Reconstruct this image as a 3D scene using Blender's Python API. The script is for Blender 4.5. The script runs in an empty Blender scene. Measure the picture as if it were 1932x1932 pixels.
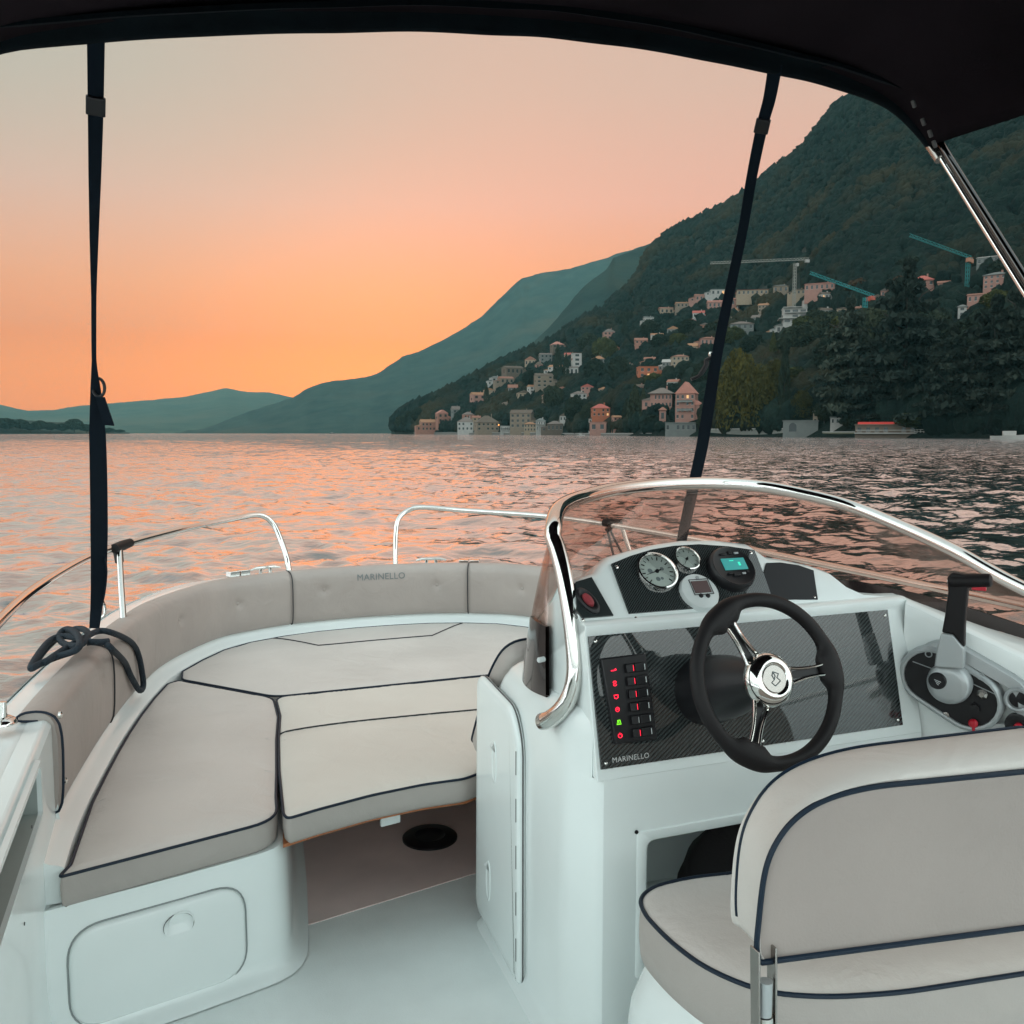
# A motorboat on a mountain lake after sunset. Units are metres; the boat heads along +Y, the eye stands over the origin.
HAZE = 5.5e-5
SKYK, SUNE, EXPO = 1.0, .6, 0.
FRONT = [(0., (1.05, .27, .04)), (.03, (1.10, .26, .02)), (.07, (1.08, .225, .01)), (.098, (1.0, .18, .0)), (.155, (.95, .285, .115)), (.237, (.86, .39, .295)), (.34, (.71, .43, .335)), (.42, (.66, .44, .345)), (.6, (.80, .52, .40)), (.8, (.80, .68, .60)), (1., (.72, .82, .84))]
BACK = [(0., (1.4, 1.44, 1.43)), (.10, (2.35, 2.46, 2.44)), (.30, (2.55, 2.82, 2.78)), (.6, (1.60, 1.88, 1.90)), (1., (.72, .82, .84))]
GLOW = (.05, .0, -.01)
import bpy, bmesh, math, random
import numpy as np
from mathutils import Vector, Matrix, noise
from mathutils.bvhtree import BVHTree
random.seed(7)
S = bpy.context.scene
COL = S.collection
R = math.radians

# ------------------------------------------------------------------ survey helpers: sight lines of the photograph in metres
F, CX, CY, EYE = 1700., 966., 966., 1.9
PITCH, YAW = math.atan(149/F), R(21)
def ray(px, py):
    r = (px-CX)/F; u = (CY-py)/F
    fw = math.cos(PITCH)+u*math.sin(PITCH); up = u*math.cos(PITCH)-math.sin(PITCH)
    return Vector((r*math.cos(YAW)+fw*math.sin(YAW), fw*math.cos(YAW)-r*math.sin(YAW), up))
EYEV = Vector((0, 0, EYE))
def onz(px, py, z): d = ray(px, py); return EYEV+d*((z-EYE)/d.z)
def ony(px, py, y): d = ray(px, py); return EYEV+d*(y/d.y)
def onx(px, py, x): d = ray(px, py); return EYEV+d*(x/d.x)
def onp(px, py, p0, n):
    d = ray(px, py); return EYEV+d*((Vector(p0)-EYEV).dot(n)/d.dot(n))

# ------------------------------------------------------------------ materials
def newmat(name):
    m = bpy.data.materials.new(name); m.use_nodes = True
    nt = m.node_tree; return m, nt, nt.nodes['Principled BSDF']
def N(nt, t, **kw):
    n = nt.nodes.new(t)
    for k, v in kw.items():
        if k in n.inputs: n.inputs[k].default_value = v
        else: setattr(n, k, v)
    return n
def mat(name, col, rough=.5, metal=0., var=.0, scale=8., bump=0., bscale=120., coat=0., spec=.5, detail=3., wr=0.):
    m, nt, b = newmat(name)
    b.inputs['Base Color'].default_value = (*col, 1); b.inputs['Roughness'].default_value = rough
    b.inputs['Metallic'].default_value = metal; b.inputs['Coat Weight'].default_value = coat
    b.inputs['Specular IOR Level'].default_value = spec
    tc = N(nt, 'ShaderNodeTexCoord')
    if var:
        n = N(nt, 'ShaderNodeTexNoise', Scale=scale, Detail=detail); nt.links.new(tc.outputs['Object'], n.inputs['Vector'])
        r = N(nt, 'ShaderNodeValToRGB')
        r.color_ramp.elements[0].position = .3; r.color_ramp.elements[1].position = .7
        r.color_ramp.elements[0].color = (*[c*(1-var) for c in col], 1); r.color_ramp.elements[1].color = (*[min(1, c*(1+var)) for c in col], 1)
        nt.links.new(n.outputs['Fac'], r.inputs['Fac']); nt.links.new(r.outputs['Color'], b.inputs['Base Color'])
        mr = N(nt, 'ShaderNodeMapRange'); mr.inputs['To Min'].default_value = rough*.85; mr.inputs['To Max'].default_value = min(1, rough*1.15)
        nt.links.new(n.outputs['Fac'], mr.inputs['Value']); nt.links.new(mr.outputs['Result'], b.inputs['Roughness'])
    if bump:
        n2 = N(nt, 'ShaderNodeTexNoise', Scale=bscale, Detail=2.); nt.links.new(tc.outputs['Object'], n2.inputs['Vector'])
        bp = N(nt, 'ShaderNodeBump', Strength=bump, Distance=.002); nt.links.new(n2.outputs['Fac'], bp.inputs['Height'])
        nt.links.new(bp.outputs['Normal'], b.inputs['Normal'])
        if wr:
            n3 = N(nt, 'ShaderNodeTexNoise', Scale=7., Detail=3., Distortion=1.2); nt.links.new(tc.outputs['Object'], n3.inputs['Vector'])
            b3 = N(nt, 'ShaderNodeBump', Strength=wr, Distance=.02); nt.links.new(n3.outputs['Fac'], b3.inputs['Height']); nt.links.new(bp.outputs['Normal'], b3.inputs['Normal']); nt.links.new(b3.outputs['Normal'], b.inputs['Normal'])
    return m
def emit(name, col, s):
    m, nt, b = newmat(name); b.inputs['Base Color'].default_value = (*[c*.3 for c in col], 1)
    b.inputs['Emission Color'].default_value = (*col, 1); b.inputs['Emission Strength'].default_value = s; return m

M = {}
M['gel'] = mat('gelcoat', (.82, .875, .87), .22, var=.03, scale=2.5, coat=.25, detail=4.)
M['shelf'] = mat('shelf_grey', (.33, .37, .355), .5, var=.05)  # recess faces, a darker grey than the coaming around them
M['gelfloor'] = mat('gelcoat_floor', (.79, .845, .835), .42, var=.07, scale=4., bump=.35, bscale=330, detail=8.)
M['footwell'] = mat('footwell_shade_panel', (.76, .625, .60), .5, var=.10, scale=4., bump=.3, bscale=330)
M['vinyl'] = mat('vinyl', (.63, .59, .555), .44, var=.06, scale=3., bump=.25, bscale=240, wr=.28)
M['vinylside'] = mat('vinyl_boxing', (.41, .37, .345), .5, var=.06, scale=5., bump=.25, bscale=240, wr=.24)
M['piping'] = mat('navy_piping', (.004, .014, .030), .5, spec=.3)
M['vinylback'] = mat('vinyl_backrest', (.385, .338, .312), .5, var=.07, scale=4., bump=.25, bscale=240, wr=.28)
M['seam'] = mat('dark_seam', (.02, .022, .026), .7)
M['shadowgrey'] = mat('grey_shadow_line', (.27, .30, .30), .6)
M['seamgrey'] = mat('grey_stitch_line', (.10, .10, .10), .7)
M['chrome'] = mat('polished_steel', (.72, .71, .68), .07, 1., var=.02, scale=12)
M['steel'] = mat('brushed_steel', (.36, .34, .32), .24, 1.)
M['black'] = mat('black_plastic', (.008, .008, .010), .4, var=.1, scale=30, spec=.35)
M['rubber'] = mat('soft_black_grip', (.006, .005, .006), .55, bump=.2, bscale=500, spec=.28)
M['silver'] = mat('silver_paint', (.42, .45, .46), .36, .35, var=.03)
M['cloth'] = mat('canopy_cloth', (.017, .0125, .016), .95, var=.25, scale=2.5, bump=.5, bscale=500, spec=.05)
M['hem'] = mat('canopy_hem', (.006, .010, .013), .9, var=.25, scale=6, bump=.5, bscale=300, spec=.08)
M['strap'] = mat('navy_webbing', (.006, .013, .022), .85, bump=.6, bscale=700, spec=.15)
M['rope'] = None
M['red'] = mat('red_plastic', (.55, .012, .03), .35)
M['plywood'] = mat('orange_plywood', (.36, .13, .05), .5, var=.2, scale=14)
M['whiteplast'] = mat('white_plastic', (.62, .66, .66), .35)
M['dial'] = mat('dial_face', (.50, .55, .52), .4)
M['screen'] = emit('teal_screen', (.05, .42, .40), .55)
M['screenlit'] = emit('teal_bar', (.05, .9, .6), .9)
M['greyscreen'] = mat('grey_lcd', (.12, .08, .08), .25)
M['redlit'] = emit('red_lamp', (1., .015, .05), 2.2)
M['greenlit'] = emit('green_lamp', (.25, 1., .03), 1.6)
M['ink'] = mat('grey_ink', (.16, .19, .20), .6)
M['whiteink'] = mat('white_ink', (.6, .6, .6), .5)
M['bagcloth'] = mat('black_bag_cloth', (.008, .006, .007), .9, bump=.5)

def rope_mat():
    m, nt, b = newmat('braided_rope')
    b.inputs['Roughness'].default_value = .8
    tc = N(nt, 'ShaderNodeTexCoord'); w = N(nt, 'ShaderNodeTexVoronoi', Scale=160.)
    nt.links.new(tc.outputs['Object'], w.inputs['Vector'])
    r = N(nt, 'ShaderNodeValToRGB'); r.color_ramp.elements[0].color = (.014, .028, .042, 1); r.color_ramp.elements[1].color = (.004, .009, .016, 1)
    nt.links.new(w.outputs['Distance'], r.inputs['Fac']); nt.links.new(r.outputs['Color'], b.inputs['Base Color'])
    bp = N(nt, 'ShaderNodeBump', Strength=.8, Distance=.003); nt.links.new(w.outputs['Distance'], bp.inputs['Height']); nt.links.new(bp.outputs['Normal'], b.inputs['Normal'])
    return m
M['rope'] = rope_mat()
def carbon_mat():
    m, nt, b = newmat('carbon_laminate')
    tc = N(nt, 'ShaderNodeTexCoord')
    mp = N(nt, 'ShaderNodeMapping'); mp.inputs['Rotation'].default_value = (0, 0, R(-38))
    nt.links.new(tc.outputs['Generated'], mp.inputs['Vector'])
    mp.inputs['Scale'].default_value = (1, .42, 1)
    w = N(nt, 'ShaderNodeTexWave', Scale=31., Distortion=.5); w.wave_type = 'BANDS'; w.bands_direction = 'Y'
    w.inputs['Detail'].default_value = 1.
    w.inputs['Detail Scale'].default_value = 30.
    nt.links.new(mp.outputs['Vector'], w.inputs['Vector'])
    r = N(nt, 'ShaderNodeValToRGB'); r.color_ramp.elements[0].position = .3; r.color_ramp.elements[1].position = .75
    r.color_ramp.elements[0].color = (.012, .015, .016, 1); r.color_ramp.elements[1].color = (.042, .052, .053, 1)
    nt.links.new(w.outputs['Fac'], r.inputs['Fac']); nt.links.new(r.outputs['Color'], b.inputs['Base Color'])
    b.inputs['Roughness'].default_value = .4; b.inputs['Specular IOR Level'].default_value = .1
    b.inputs['Coat Weight'].default_value = 1.; b.inputs['Coat Roughness'].default_value = .02; b.inputs['Coat IOR'].default_value = 1.7
    return m
M['carbon'] = carbon_mat()
def glass_mat(name, tint, gl=.9):
    m = bpy.data.materials.new(name); m.use_nodes = True; nt = m.node_tree; nt.nodes.clear()
    o = N(nt, 'ShaderNodeOutputMaterial'); t = N(nt, 'ShaderNodeBsdfTransparent'); t.inputs['Color'].default_value = (*tint, 1)
    g = N(nt, 'ShaderNodeBsdfGlossy', Roughness=.02); fr = N(nt, 'ShaderNodeFresnel', IOR=1.45); mx = N(nt, 'ShaderNodeMixShader')
    ml = N(nt, 'ShaderNodeMath', operation='MULTIPLY'); ml.inputs[1].default_value = gl*.38
    nt.links.new(fr.outputs[0], ml.inputs[0]); nt.links.new(ml.outputs[0], mx.inputs['Fac'])
    nt.links.new(t.outputs[0], mx.inputs[1]); nt.links.new(g.outputs[0], mx.inputs[2]); nt.links.new(mx.outputs[0], o.inputs['Surface'])
    return m
M['glass'] = glass_mat('smoked_screen', (.90, .80, .76))
M['lens'] = glass_mat('gauge_lens', (.92, .94, .93))

# ------------------------------------------------------------------ mesh helpers
def cr(pts, n=8, closed=False):
    P = [Vector(p) for p in pts]; out = []
    k = len(P)
    for i in range(k if closed else k-1):
        if closed: a, b, c, d = P[(i-1) % k], P[i], P[(i+1) % k], P[(i+2) % k]
        else: a, b, c, d = P[max(i-1, 0)], P[i], P[i+1], P[min(i+2, k-1)]
        for j in range(n):
            t = j/n
            out.append(.5*((2*b)+(c-a)*t+(2*a-5*b+4*c-d)*t*t+(3*b-a-3*c+d)*t**3))
    if not closed: out.append(P[-1].copy())
    return out
def resample(pts, n):
    P = [Vector(p) for p in pts]; L = [0]
    for a, b in zip(P, P[1:]): L.append(L[-1]+(b-a).length)
    out = []; j = 0
    for i in range(n):
        s = L[-1]*i/(n-1)
        while j < len(P)-2 and L[j+1] < s: j += 1
        t = (s-L[j])/max(L[j+1]-L[j], 1e-9); out.append(P[j].lerp(P[j+1], min(max(t, 0), 1)))
    return out
def roundpoly(pts, rads, n=6):
    """2D polygon (x, y) with each corner rounded."""
    out = []; k = len(pts)
    for i in range(k):
        a, b, c = Vector(pts[i-1]), Vector(pts[i]), Vector(pts[(i+1) % k])
        r = rads[i] if isinstance(rads, (list, tuple)) else rads
        if r <= 0: out.append(b); continue
        u, v = (a-b), (c-b); r = min(r, u.length*.48, v.length*.48)
        p, q = b+u.normalized()*r, b+v.normalized()*r
        for j in range(n+1):
            t = j/n; out.append(p*(1-t)**2+b*2*t*(1-t)+q*t*t)
    return out

class MB:
    def __init__(s): s.v = []; s.f = []; s.mi = []
    def add(s, v, f, mi=0):
        o = len(s.v); s.v += [tuple(x) for x in v]; s.f += [tuple(i+o for i in q) for q in f]; s.mi += [mi]*len(f); return s
    def grid(s, rows, closed=False, flip=False, mi=0):
        n = len(rows[0]); v = [p for r in rows for p in r]; f = []
        for i in range(len(rows)-1):
            for j in range(n if closed else n-1):
                a, b, c, d = i*n+j, i*n+(j+1) % n, (i+1)*n+(j+1) % n, (i+1)*n+j
                f.append((d, c, b, a) if flip else (a, b, c, d))
        return s.add(v, f, mi)
    def ngon(s, pts, flip=False, mi=0):
        i = list(range(len(pts))); return s.add(pts, [tuple(reversed(i)) if flip else tuple(i)], mi)
    def box(s, c, size, rot=None, mi=0):
        hx, hy, hz = [q/2 for q in size]; c = Vector(c)
        v = [Vector((x, y, z)) for x in (-hx, hx) for y in (-hy, hy) for z in (-hz, hz)]
        if rot is not None: v = [rot @ q for q in v]
        return s.add([c+q for q in v], [(0, 1, 3, 2), (4, 6, 7, 5), (0, 4, 5, 1), (2, 3, 7, 6), (0, 2, 6, 4), (1, 5, 7, 3)], mi)
    def tube(s, pts, r, seg=10, closed=False, cap=True, up=None, flat=1., mi=0):
        P = [Vector(p) for p in pts]; k = len(P); rr = r if isinstance(r, (list, tuple)) else [r]*k
        T = []
        for i in range(k):
            a = P[(i-1) % k] if closed else P[max(i-1, 0)]; b = P[(i+1) % k] if closed else P[min(i+1, k-1)]
            T.append((b-a).normalized())
        n = Vector(up) if up else (Vector((0, 0, 1)) if abs(T[0].z) < .9 else Vector((1, 0, 0)))
        n = (n-T[0]*n.dot(T[0])).normalized(); rows = []
        for i in range(k):
            n = (n-T[i]*n.dot(T[i]))
            n = n.normalized() if n.length > 1e-6 else T[i].orthogonal().normalized()
            b = T[i].cross(n)
            rows.append([P[i]+n*(rr[i]*math.cos(a))+b*(rr[i]*flat*math.sin(a)) for a in [2*math.pi*q/seg for q in range(seg)]])
        if closed: rows.append(rows[0])
        s.grid(rows, True, True, mi)
        if cap and not closed: s.ngon(rows[0], False, mi); s.ngon(rows[-1], True, mi)
        return s
    def cyl(s, p0, p1, r0, r1=None, seg=16, mi=0):
        return s.tube([p0, p1], [r0, r0 if r1 is None else r1], seg, mi=mi)
    def lathe(s, o, ax, prof, seg=32, mi=0, cap=True):
        """prof: (radius, height along ax)."""
        ax = Vector(ax).normalized(); u = ax.orthogonal().normalized(); w = ax.cross(u); o = Vector(o)
        rows = [[o+ax*h+(u*math.cos(a)+w*math.sin(a))*max(r, 1e-5) for a in [2*math.pi*q/seg for q in range(seg)]] for r, h in prof]
        s.grid(rows, True, False, mi)
        return s
    def prism(s, pts, off, mi=0):
        off = Vector(off); a = [Vector(p) for p in pts]; b = [p+off for p in a]
        s.ngon(a, True, mi); s.ngon(b, False, mi); n = len(a)
        return s.add(a+b, [(i, (i+1) % n, n+(i+1) % n, n+i) for i in range(n)], mi)
    def build(s, name, mats, parent=None, sharp=38, bevel=0, flat=False, weld=1e-5, recalc=True):
        me = bpy.data.meshes.new(name); me.from_pydata(s.v, [], s.f)
        bm = bmesh.new(); bm.from_mesh(me)
        for i, f in enumerate(bm.faces): f.material_index = s.mi[i]; f.smooth = not flat
        if weld: bmesh.ops.remove_doubles(bm, verts=bm.verts, dist=weld)
        if recalc: bmesh.ops.recalc_face_normals(bm, faces=bm.faces)
        bm.to_mesh(me); bm.free()
        if not flat and sharp: me.set_sharp_from_angle(angle=R(sharp))
        for q in (mats if isinstance(mats, (list, tuple)) else [mats]): me.materials.append(q)
        o = bpy.data.objects.new(name, me); COL.objects.link(o)
        if parent is not None:
            o.parent = parent
            o.matrix_parent_inverse = parent_world(parent).inverted()
        if bevel:
            b = o.modifiers.new('Bevel', 'BEVEL'); b.width = bevel; b.segments = 3; b.limit_method = 'ANGLE'; b.angle_limit = R(40)
        return o
def parent_world(p):
    m = Matrix.Identity(4); chain = []
    while p is not None: chain.append(p); p = p.parent
    for q in reversed(chain): m = m @ q.matrix_parent_inverse @ q.matrix_basis
    return m
def tag(o, label, cat, group=None, kind=None):
    if label: o['label'] = label
    if cat: o['category'] = cat
    if group: o['group'] = group
    if kind: o['kind'] = kind
    return o
def thing(name, label, cat, loc=(0, 0, 0), group=None):
    o = bpy.data.objects.new(name, None); COL.objects.link(o); o.location = loc; o.empty_display_size = .1
    return tag(o, label, cat, group)
def structure(o): o['kind'] = 'structure'; return o
class Frame:
    """local axes on a panel: u across, v up, n out of it"""
    def __init__(s, o, u, v):
        s.o = Vector(o); s.u = Vector(u).normalized(); s.v = Vector(v); s.v = (s.v-s.u*s.v.dot(s.u)).normalized(); s.n = s.u.cross(s.v)
    def __call__(s, a, b, h=0.): return s.o+s.u*a+s.v*b+s.n*h
    def px(s, x, y, h=0.):
        p = onp(x, y, s.o+s.n*h, s.n)-s.o; return p.dot(s.u), p.dot(s.v)
    def rot(s): return Matrix((s.u, s.v, s.n)).transposed()
    def pxw(s, x, y, h=0.): return onp(x, y, s.o+s.n*h, s.n)
def text_mesh(txt, size, fn, name, m, parent, spacing=1.05, thick=.0006):
    cu = bpy.data.curves.new('lettering', 'FONT'); cu.body = txt; cu.size = size; cu.align_x = 'CENTER'; cu.align_y = 'CENTER'; cu.space_character = spacing
    cu.resolution_u = 3
    t = bpy.data.objects.new('lettering_tmp', cu); COL.objects.link(t)
    dg = bpy.context.evaluated_depsgraph_get(); me = bpy.data.meshes.new_from_object(t.evaluated_get(dg))
    bpy.data.objects.remove(t); bpy.data.curves.remove(cu)
    bm = bmesh.new(); bm.from_mesh(me)
    bmesh.ops.subdivide_edges(bm, edges=[e for e in bm.edges if e.calc_length() > size*.35], cuts=2)
    for v in bm.verts: v.co = fn(v.co.x, v.co.y)
    bm.to_mesh(me); bm.free(); me.name = name; me.materials.clear(); me.materials.append(m)
    o = bpy.data.objects.new(name, me); COL.objects.link(o)
    if parent is not None: o.parent = parent; o.matrix_parent_inverse = parent_world(parent).inverted()
    return o
# ================================================================== THE MOTORBOAT
XC = .98
FLOOR = .45
boat = thing('motorboat', 'white open motorboat with a padded bow lounge and a starboard steering console', 'boat', (XC, 2., 0))
_half = [(-.345, -1.2), (-.342, .6), (-.338, 1.6), (-.334, 2.2), (-.322, 2.55), (-.285, 2.92), (-.228, 3.34), (-.15, 3.75), (-.04, 4.12), (.18, 4.50), (.37, 4.64), (.62, 4.735), (XC, 4.77)]
_full = [(x, y, 0) for x, y in _half]+[(2*XC-x, y, 0) for x, y in reversed(_half[:-1])]
INNER = resample(cr(_full, 10), 260)          # inner edge of the gunwale, port to bow to starboard
def curve_frames(C):
    out = []
    for i in range(len(C)):
        t = (C[min(i+1, len(C)-1)]-C[max(i-1, 0)]).normalized()
        out.append(Vector((t.y, -t.x, 0)))      # points inboard
    return out
NIN = curve_frames(INNER)
def off(q, z, i): return Vector((INNER[i].x, INNER[i].y, z))+NIN[i]*q
def gw(i):                                       # gunwale width
    y = INNER[i].y; t = min(max((y-3.4)/1.3, 0), 1); return .145*(1-t)+.27*t - .03*math.sin(math.pi*t)
n_in = len(INNER)
# --- hull skin
hull = MB(); rows = []
for i in range(n_in):
    g = gw(i); y = INNER[i].y; fl = .10+.25*min(max((y-2.5)/2.2, 0), 1)
    rows.append([off(-g+.004, 1.15, i), off(-g-.012, 1.12, i), off(-g-.012, 1.08, i), off(-g+.01, 1.06, i), off(-g+fl*.35, .7, i), off(-g+fl, .25, i), off(-g+fl*1.9, -.15, i)])
hull.grid(rows); hull.build('hull', M['gel'], boat)
# --- gunwale deck
g = MB(); rows = []
for i in range(n_in):
    w = gw(i); zs = 1.160
    rows.append([off(.0, zs-.03, i), off(-.004, zs-.006, i), off(-.014, zs, i), off(-w*.5, zs-.002, i), off(-w+.025, zs-.006, i), off(-w+.008, zs-.014, i), off(-w, zs-.028, i), off(-w+.004, zs-.05, i)])
g.grid(rows); g.build('gunwale', M['gel'], boat)
# --- inner liner (behind the backrests) and the ledge the cushions lie in
ln = MB(); rows = []
i0 = next(i for i in range(n_in) if INNER[i].y > 2.28); i1 = n_in-1-i0
for i in range(i0, i1+1):
    rows.append([off(.0, 1.130, i), off(.006, .96, i), off(.012, .925, i), off(.022, .902, i), off(.045, .887, i), off(.066, .881, i), off(.078, .874, i), off(.082, .862, i), off(.084, .79, i)])
ln.grid(rows, flip=True); ln.ngon(rows[0]+[Vector((-.345, rows[0][0].y, .79))]); ln.build('inner_liner', M['gel'], boat)
# --- floor
fl = MB()
pts = [off(.02, FLOOR, i) for i in range(0, n_in, 3) if INNER[i].y < 3.75]
pl = [p for p in pts if p.x < XC]; pr_ = [p for p in pts if p.x > XC]
rows = []
k = min(len(pl), len(pr_))
for a, b in zip(pl[:k], list(reversed(pr_))[:k]): rows.append([a.lerp(b, t/10) for t in range(11)])
fl.grid(rows); fl.build('floor', M['gelfloor'], boat)
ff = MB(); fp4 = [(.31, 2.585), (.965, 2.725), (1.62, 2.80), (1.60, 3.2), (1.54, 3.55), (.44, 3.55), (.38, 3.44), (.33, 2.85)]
ff.prism([(x, y, FLOOR-.002) for x, y in fp4], (0, 0, .0045)); ff.build('footwell_shade_panel', M['footwell'], boat)  # added panel; the brown shade below the cushions is put into its colour
# --- port bow locker (seat base) with its rounded inboard corner
E = []      # plan of the seat base: aft face, inboard corner, inboard side, forward wall, starboard side
E += [(-.37, 2.248), (-.2, 2.287), (0., 2.333), (.13, 2.366)]
E += [(p.x, p.y) for p in [Vector((.205, 2.386)).lerp(Vector((.262, 2.44)), 0), Vector((.236, 2.400)), Vector((.258, 2.425)), Vector((.272, 2.462))]]
E += [(.288, 2.56), (.325, 2.85), (.36, 3.2), (.385, 3.44), (.41, 3.52), (.46, 3.552), (.7, 3.56), (1.3, 3.56), (1.52, 3.552), (1.57, 3.5), (1.60, 3.2), (1.64, 2.56)]
base = MB(); rows = []
prof = [(0, .79), (0, .775), (-.006, .75), (-.0135, .51), (-.018, .485), (-.034, .464), (-.058, .4535)]   # (offset outwards into the well, z)
EP = resample([Vector((x, y, 0)) for x, y in E], 150)
ET = curve_frames(EP)
for i, p in enumerate(EP): rows.append([p+ET[i]*(-q)+Vector((0, 0, z)) for q, z in prof])
base.grid(rows, flip=True)
# top deck strip of the base, from this edge out to the liner
top = []
for i, p in enumerate(EP): top.append(Vector((p.x, p.y, .79)))
lin = [off(.084, .79, i) for i in range(i0, i1+1)]; lin = resample(lin, 150)
base.grid([[a, b] for a, b in zip(top, lin)])
base.build('seat_base', M['gel'], boat, sharp=50)
# --- locker hatch on the aft face
LF = Frame(Vector((-.31, 2.262, .75))+Vector((.0, -.007, 0)), (.44, .104, 0), (0, .007, .25))
def rrect(x0, x1, y0, y1, r, n=8): return roundpoly([(x0, y0), (x1, y0), (x1, y1), (x0, y1)], r, n)
hx0, hx1, hy1, hy0 = .060, .478, -.020, -.268
ha = MB()
o0 = rrect(hx0, hx1, hy0, hy1, .08); o1 = rrect(hx0+.006, hx1-.006, hy0+.006, hy1-.006, .075); o2 = rrect(hx0+.012, hx1-.012, hy0+.012, hy1-.012, .07)
fp = LF.px(335, 1742)                                    # finger pull
pull = [(fp[0]+.037*math.cos(a)*(1.08 if math.cos(a) < 0 else 1), fp[1]+.033*math.sin(a)) for a in [2*math.pi*q/len(o0) for q in range(len(o0))]]
# order the pull ring to start near the same angle as the outline
cxh, cyh = (hx0+hx1)/2, (hy0+hy1)/2
a0 = math.atan2(o2[0].y-cyh, o2[0].x-cxh); pull = [(fp[0]+.037*math.cos(math.atan2(p.y-cyh, p.x-cxh)), fp[1]+.030*math.sin(math.atan2(p.y-cyh, p.x-cxh))) for p in o2]
L = lambda P, h: [LF(p[0], p[1], h) for p in P]
mid = [((p.x*.35+q[0]*.65), (p.y*.35+q[1]*.65)) for p, q in zip(o2, pull)]
ha.grid([L(o0, -.002), L(o0, .004), L(o1, .0095), L(o2, .0115), L(mid, .0117), L([((p[0]-fp[0])*1.25+fp[0], (p[1]-fp[1])*1.25+fp[1]) for p in pull], .0125), L(pull, .011)], True)
ha.build('locker_hatch', M['gel'], boat, sharp=60)
hatch = bpy.data.objects['locker_hatch']
hs_ = MB(); hs_.tube(L(rrect(hx0-.003, hx1+.003, hy0-.003, hy1+.003, .083), .0012), .0022, 6, closed=True); hs_.build('hatch_shadow_line', M['shadowgrey'], hatch)  # grey line added round the hatch joint, its edge shadow put into colour
rc = MB(); deep = [((p[0]-fp[0])*.8+fp[0]-.004, (p[1]-fp[1])*.62+fp[1]+.008) for p in pull]; dp2 = [((p[0]-fp[0])*.45+fp[0]-.004, (p[1]-fp[1])*.4+fp[1]+.008) for p in pull]
rc.grid([L(pull, .011), L(deep, .004), L(dp2, .0012)], True); rc.ngon(L(dp2, .0012))
rc.build('finger_pull', M['gel'], hatch, sharp=70)
# scoop lip: half ring standing proud above the recess
lp = MB(); arc = [LF(fp[0]+.030*math.cos(a)+.006, fp[1]+.026*math.sin(a)+.006, .0135) for a in [R(-20+q*10) for q in range(22)]]
lp.tube(arc, [.0012+.002*math.sin(math.pi*q/21) for q in range(22)], 8); lp.build('pull_lip', M['gel'], hatch)
lp = MB(); lp.tube([LF(fp[0]+.037*math.cos(a), fp[1]+.031*math.sin(a), .0128) for a in [R(-30+q*11) for q in range(22)]], [.0003+.0013*math.sin(math.pi*q/21) for q in range(22)], 6); lp.build('pull_shade_line', M['seamgrey'], hatch)  # dark arc added along the scoop's edge to draw the shading there

# --- port side coaming panel aft of the locker with its shelf recess
sp = MB()
def sx(y): return -.318+.0*y
ys = [-1.2, 0., 1.0, 1.60, 1.78, 2.24, 2.262, 2.40, 2.548]
zt = lambda y: 1.06+(1.147-1.066)*0
cap = lambda y: 1.178
zlo, zhi = 1.035, 1.147
hole = lambda a, b: a >= .999 and b <= 2.25
rows_z = [FLOOR, .475, .6, .9, zlo, zhi, 1.152, 1.163]
def wallx(z):
    return -.297 + (.03 if z < .46 else .012 if z < .5 else 0) + (.0 if z < 1.15 else -.003 if z < 1.16 else -.014)
for a, b in zip(ys, ys[1:]):
    for z0, z1 in zip(rows_z, rows_z[1:]):
        if hole(a, b) and z0 == zlo: continue
        sp.add([(wallx(z0), a, z0), (wallx(z0), b, z0), (wallx(z1), b, z1), (wallx(z1), a, z1)], [(0, 1, 2, 3)])
sp.grid([[(wallx(1.163), y, 1.163) for y in ys], [(-.352, y, 1.161) for y in ys]])
sp.add([(wallx(.45), 2.548, .45), (wallx(1.15), 2.548, 1.15), (-.36, 2.548, 1.15), (-.36, 2.548, .45)], [(0, 1, 2, 3)])
xi, xo = -.297, -.44
A0, A1 = 1.0, 2.24
spw = sp; sp = MB()
sp.add([(xi, A0, zlo), (xi, A1, zlo), (xo, A1, zlo+.012), (xo, A0, zlo+.012)], [(0, 1, 2, 3)])
sp.add([(xi, A0, zhi), (xi, A1, zhi), (xo, A1, zhi), (xo, A0, zhi)], [(3, 2, 1, 0)])
sp.add([(xo, A0, zlo+.012), (xo, A1, zlo+.012), (xo, A1, zhi), (xo, A0, zhi)], [(0, 1, 2, 3)])
sp.add([(xi, A1, zlo), (xi, A1, zhi), (xo, A1, zhi), (xo, A1, zlo+.012)], [(0, 1, 2, 3)])
sp.add([(xi, A0, zlo), (xi, A0, zhi), (xo, A0, zhi), (xo, A0, zlo+.012)], [(3, 2, 1, 0)])
sp.build('shelf_recess', M['shelf'], boat, sharp=30)
spw.build('side_coaming', M['gel'], boat, sharp=30, bevel=.006)
lip = MB()
ring = roundpoly([(A0, zlo), (A1, zlo), (A1, zhi), (A0, zhi)], .012, 4)
lip.grid([[Vector((-.297, p.x, p.y)) for p in ring], [Vector((-.287, p.x, p.y)) for p in ring],
          [Vector((-.287, (p.x-1.62)*1.022+1.62, (p.y-1.09)*1.2+1.09)) for p in ring], [Vector((-.2975, (p.x-1.62)*1.028+1.62, (p.y-1.09)*1.26+1.09)) for p in ring]], True)
lip.build('shelf_trim', M['gel'], boat, sharp=60)

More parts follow.
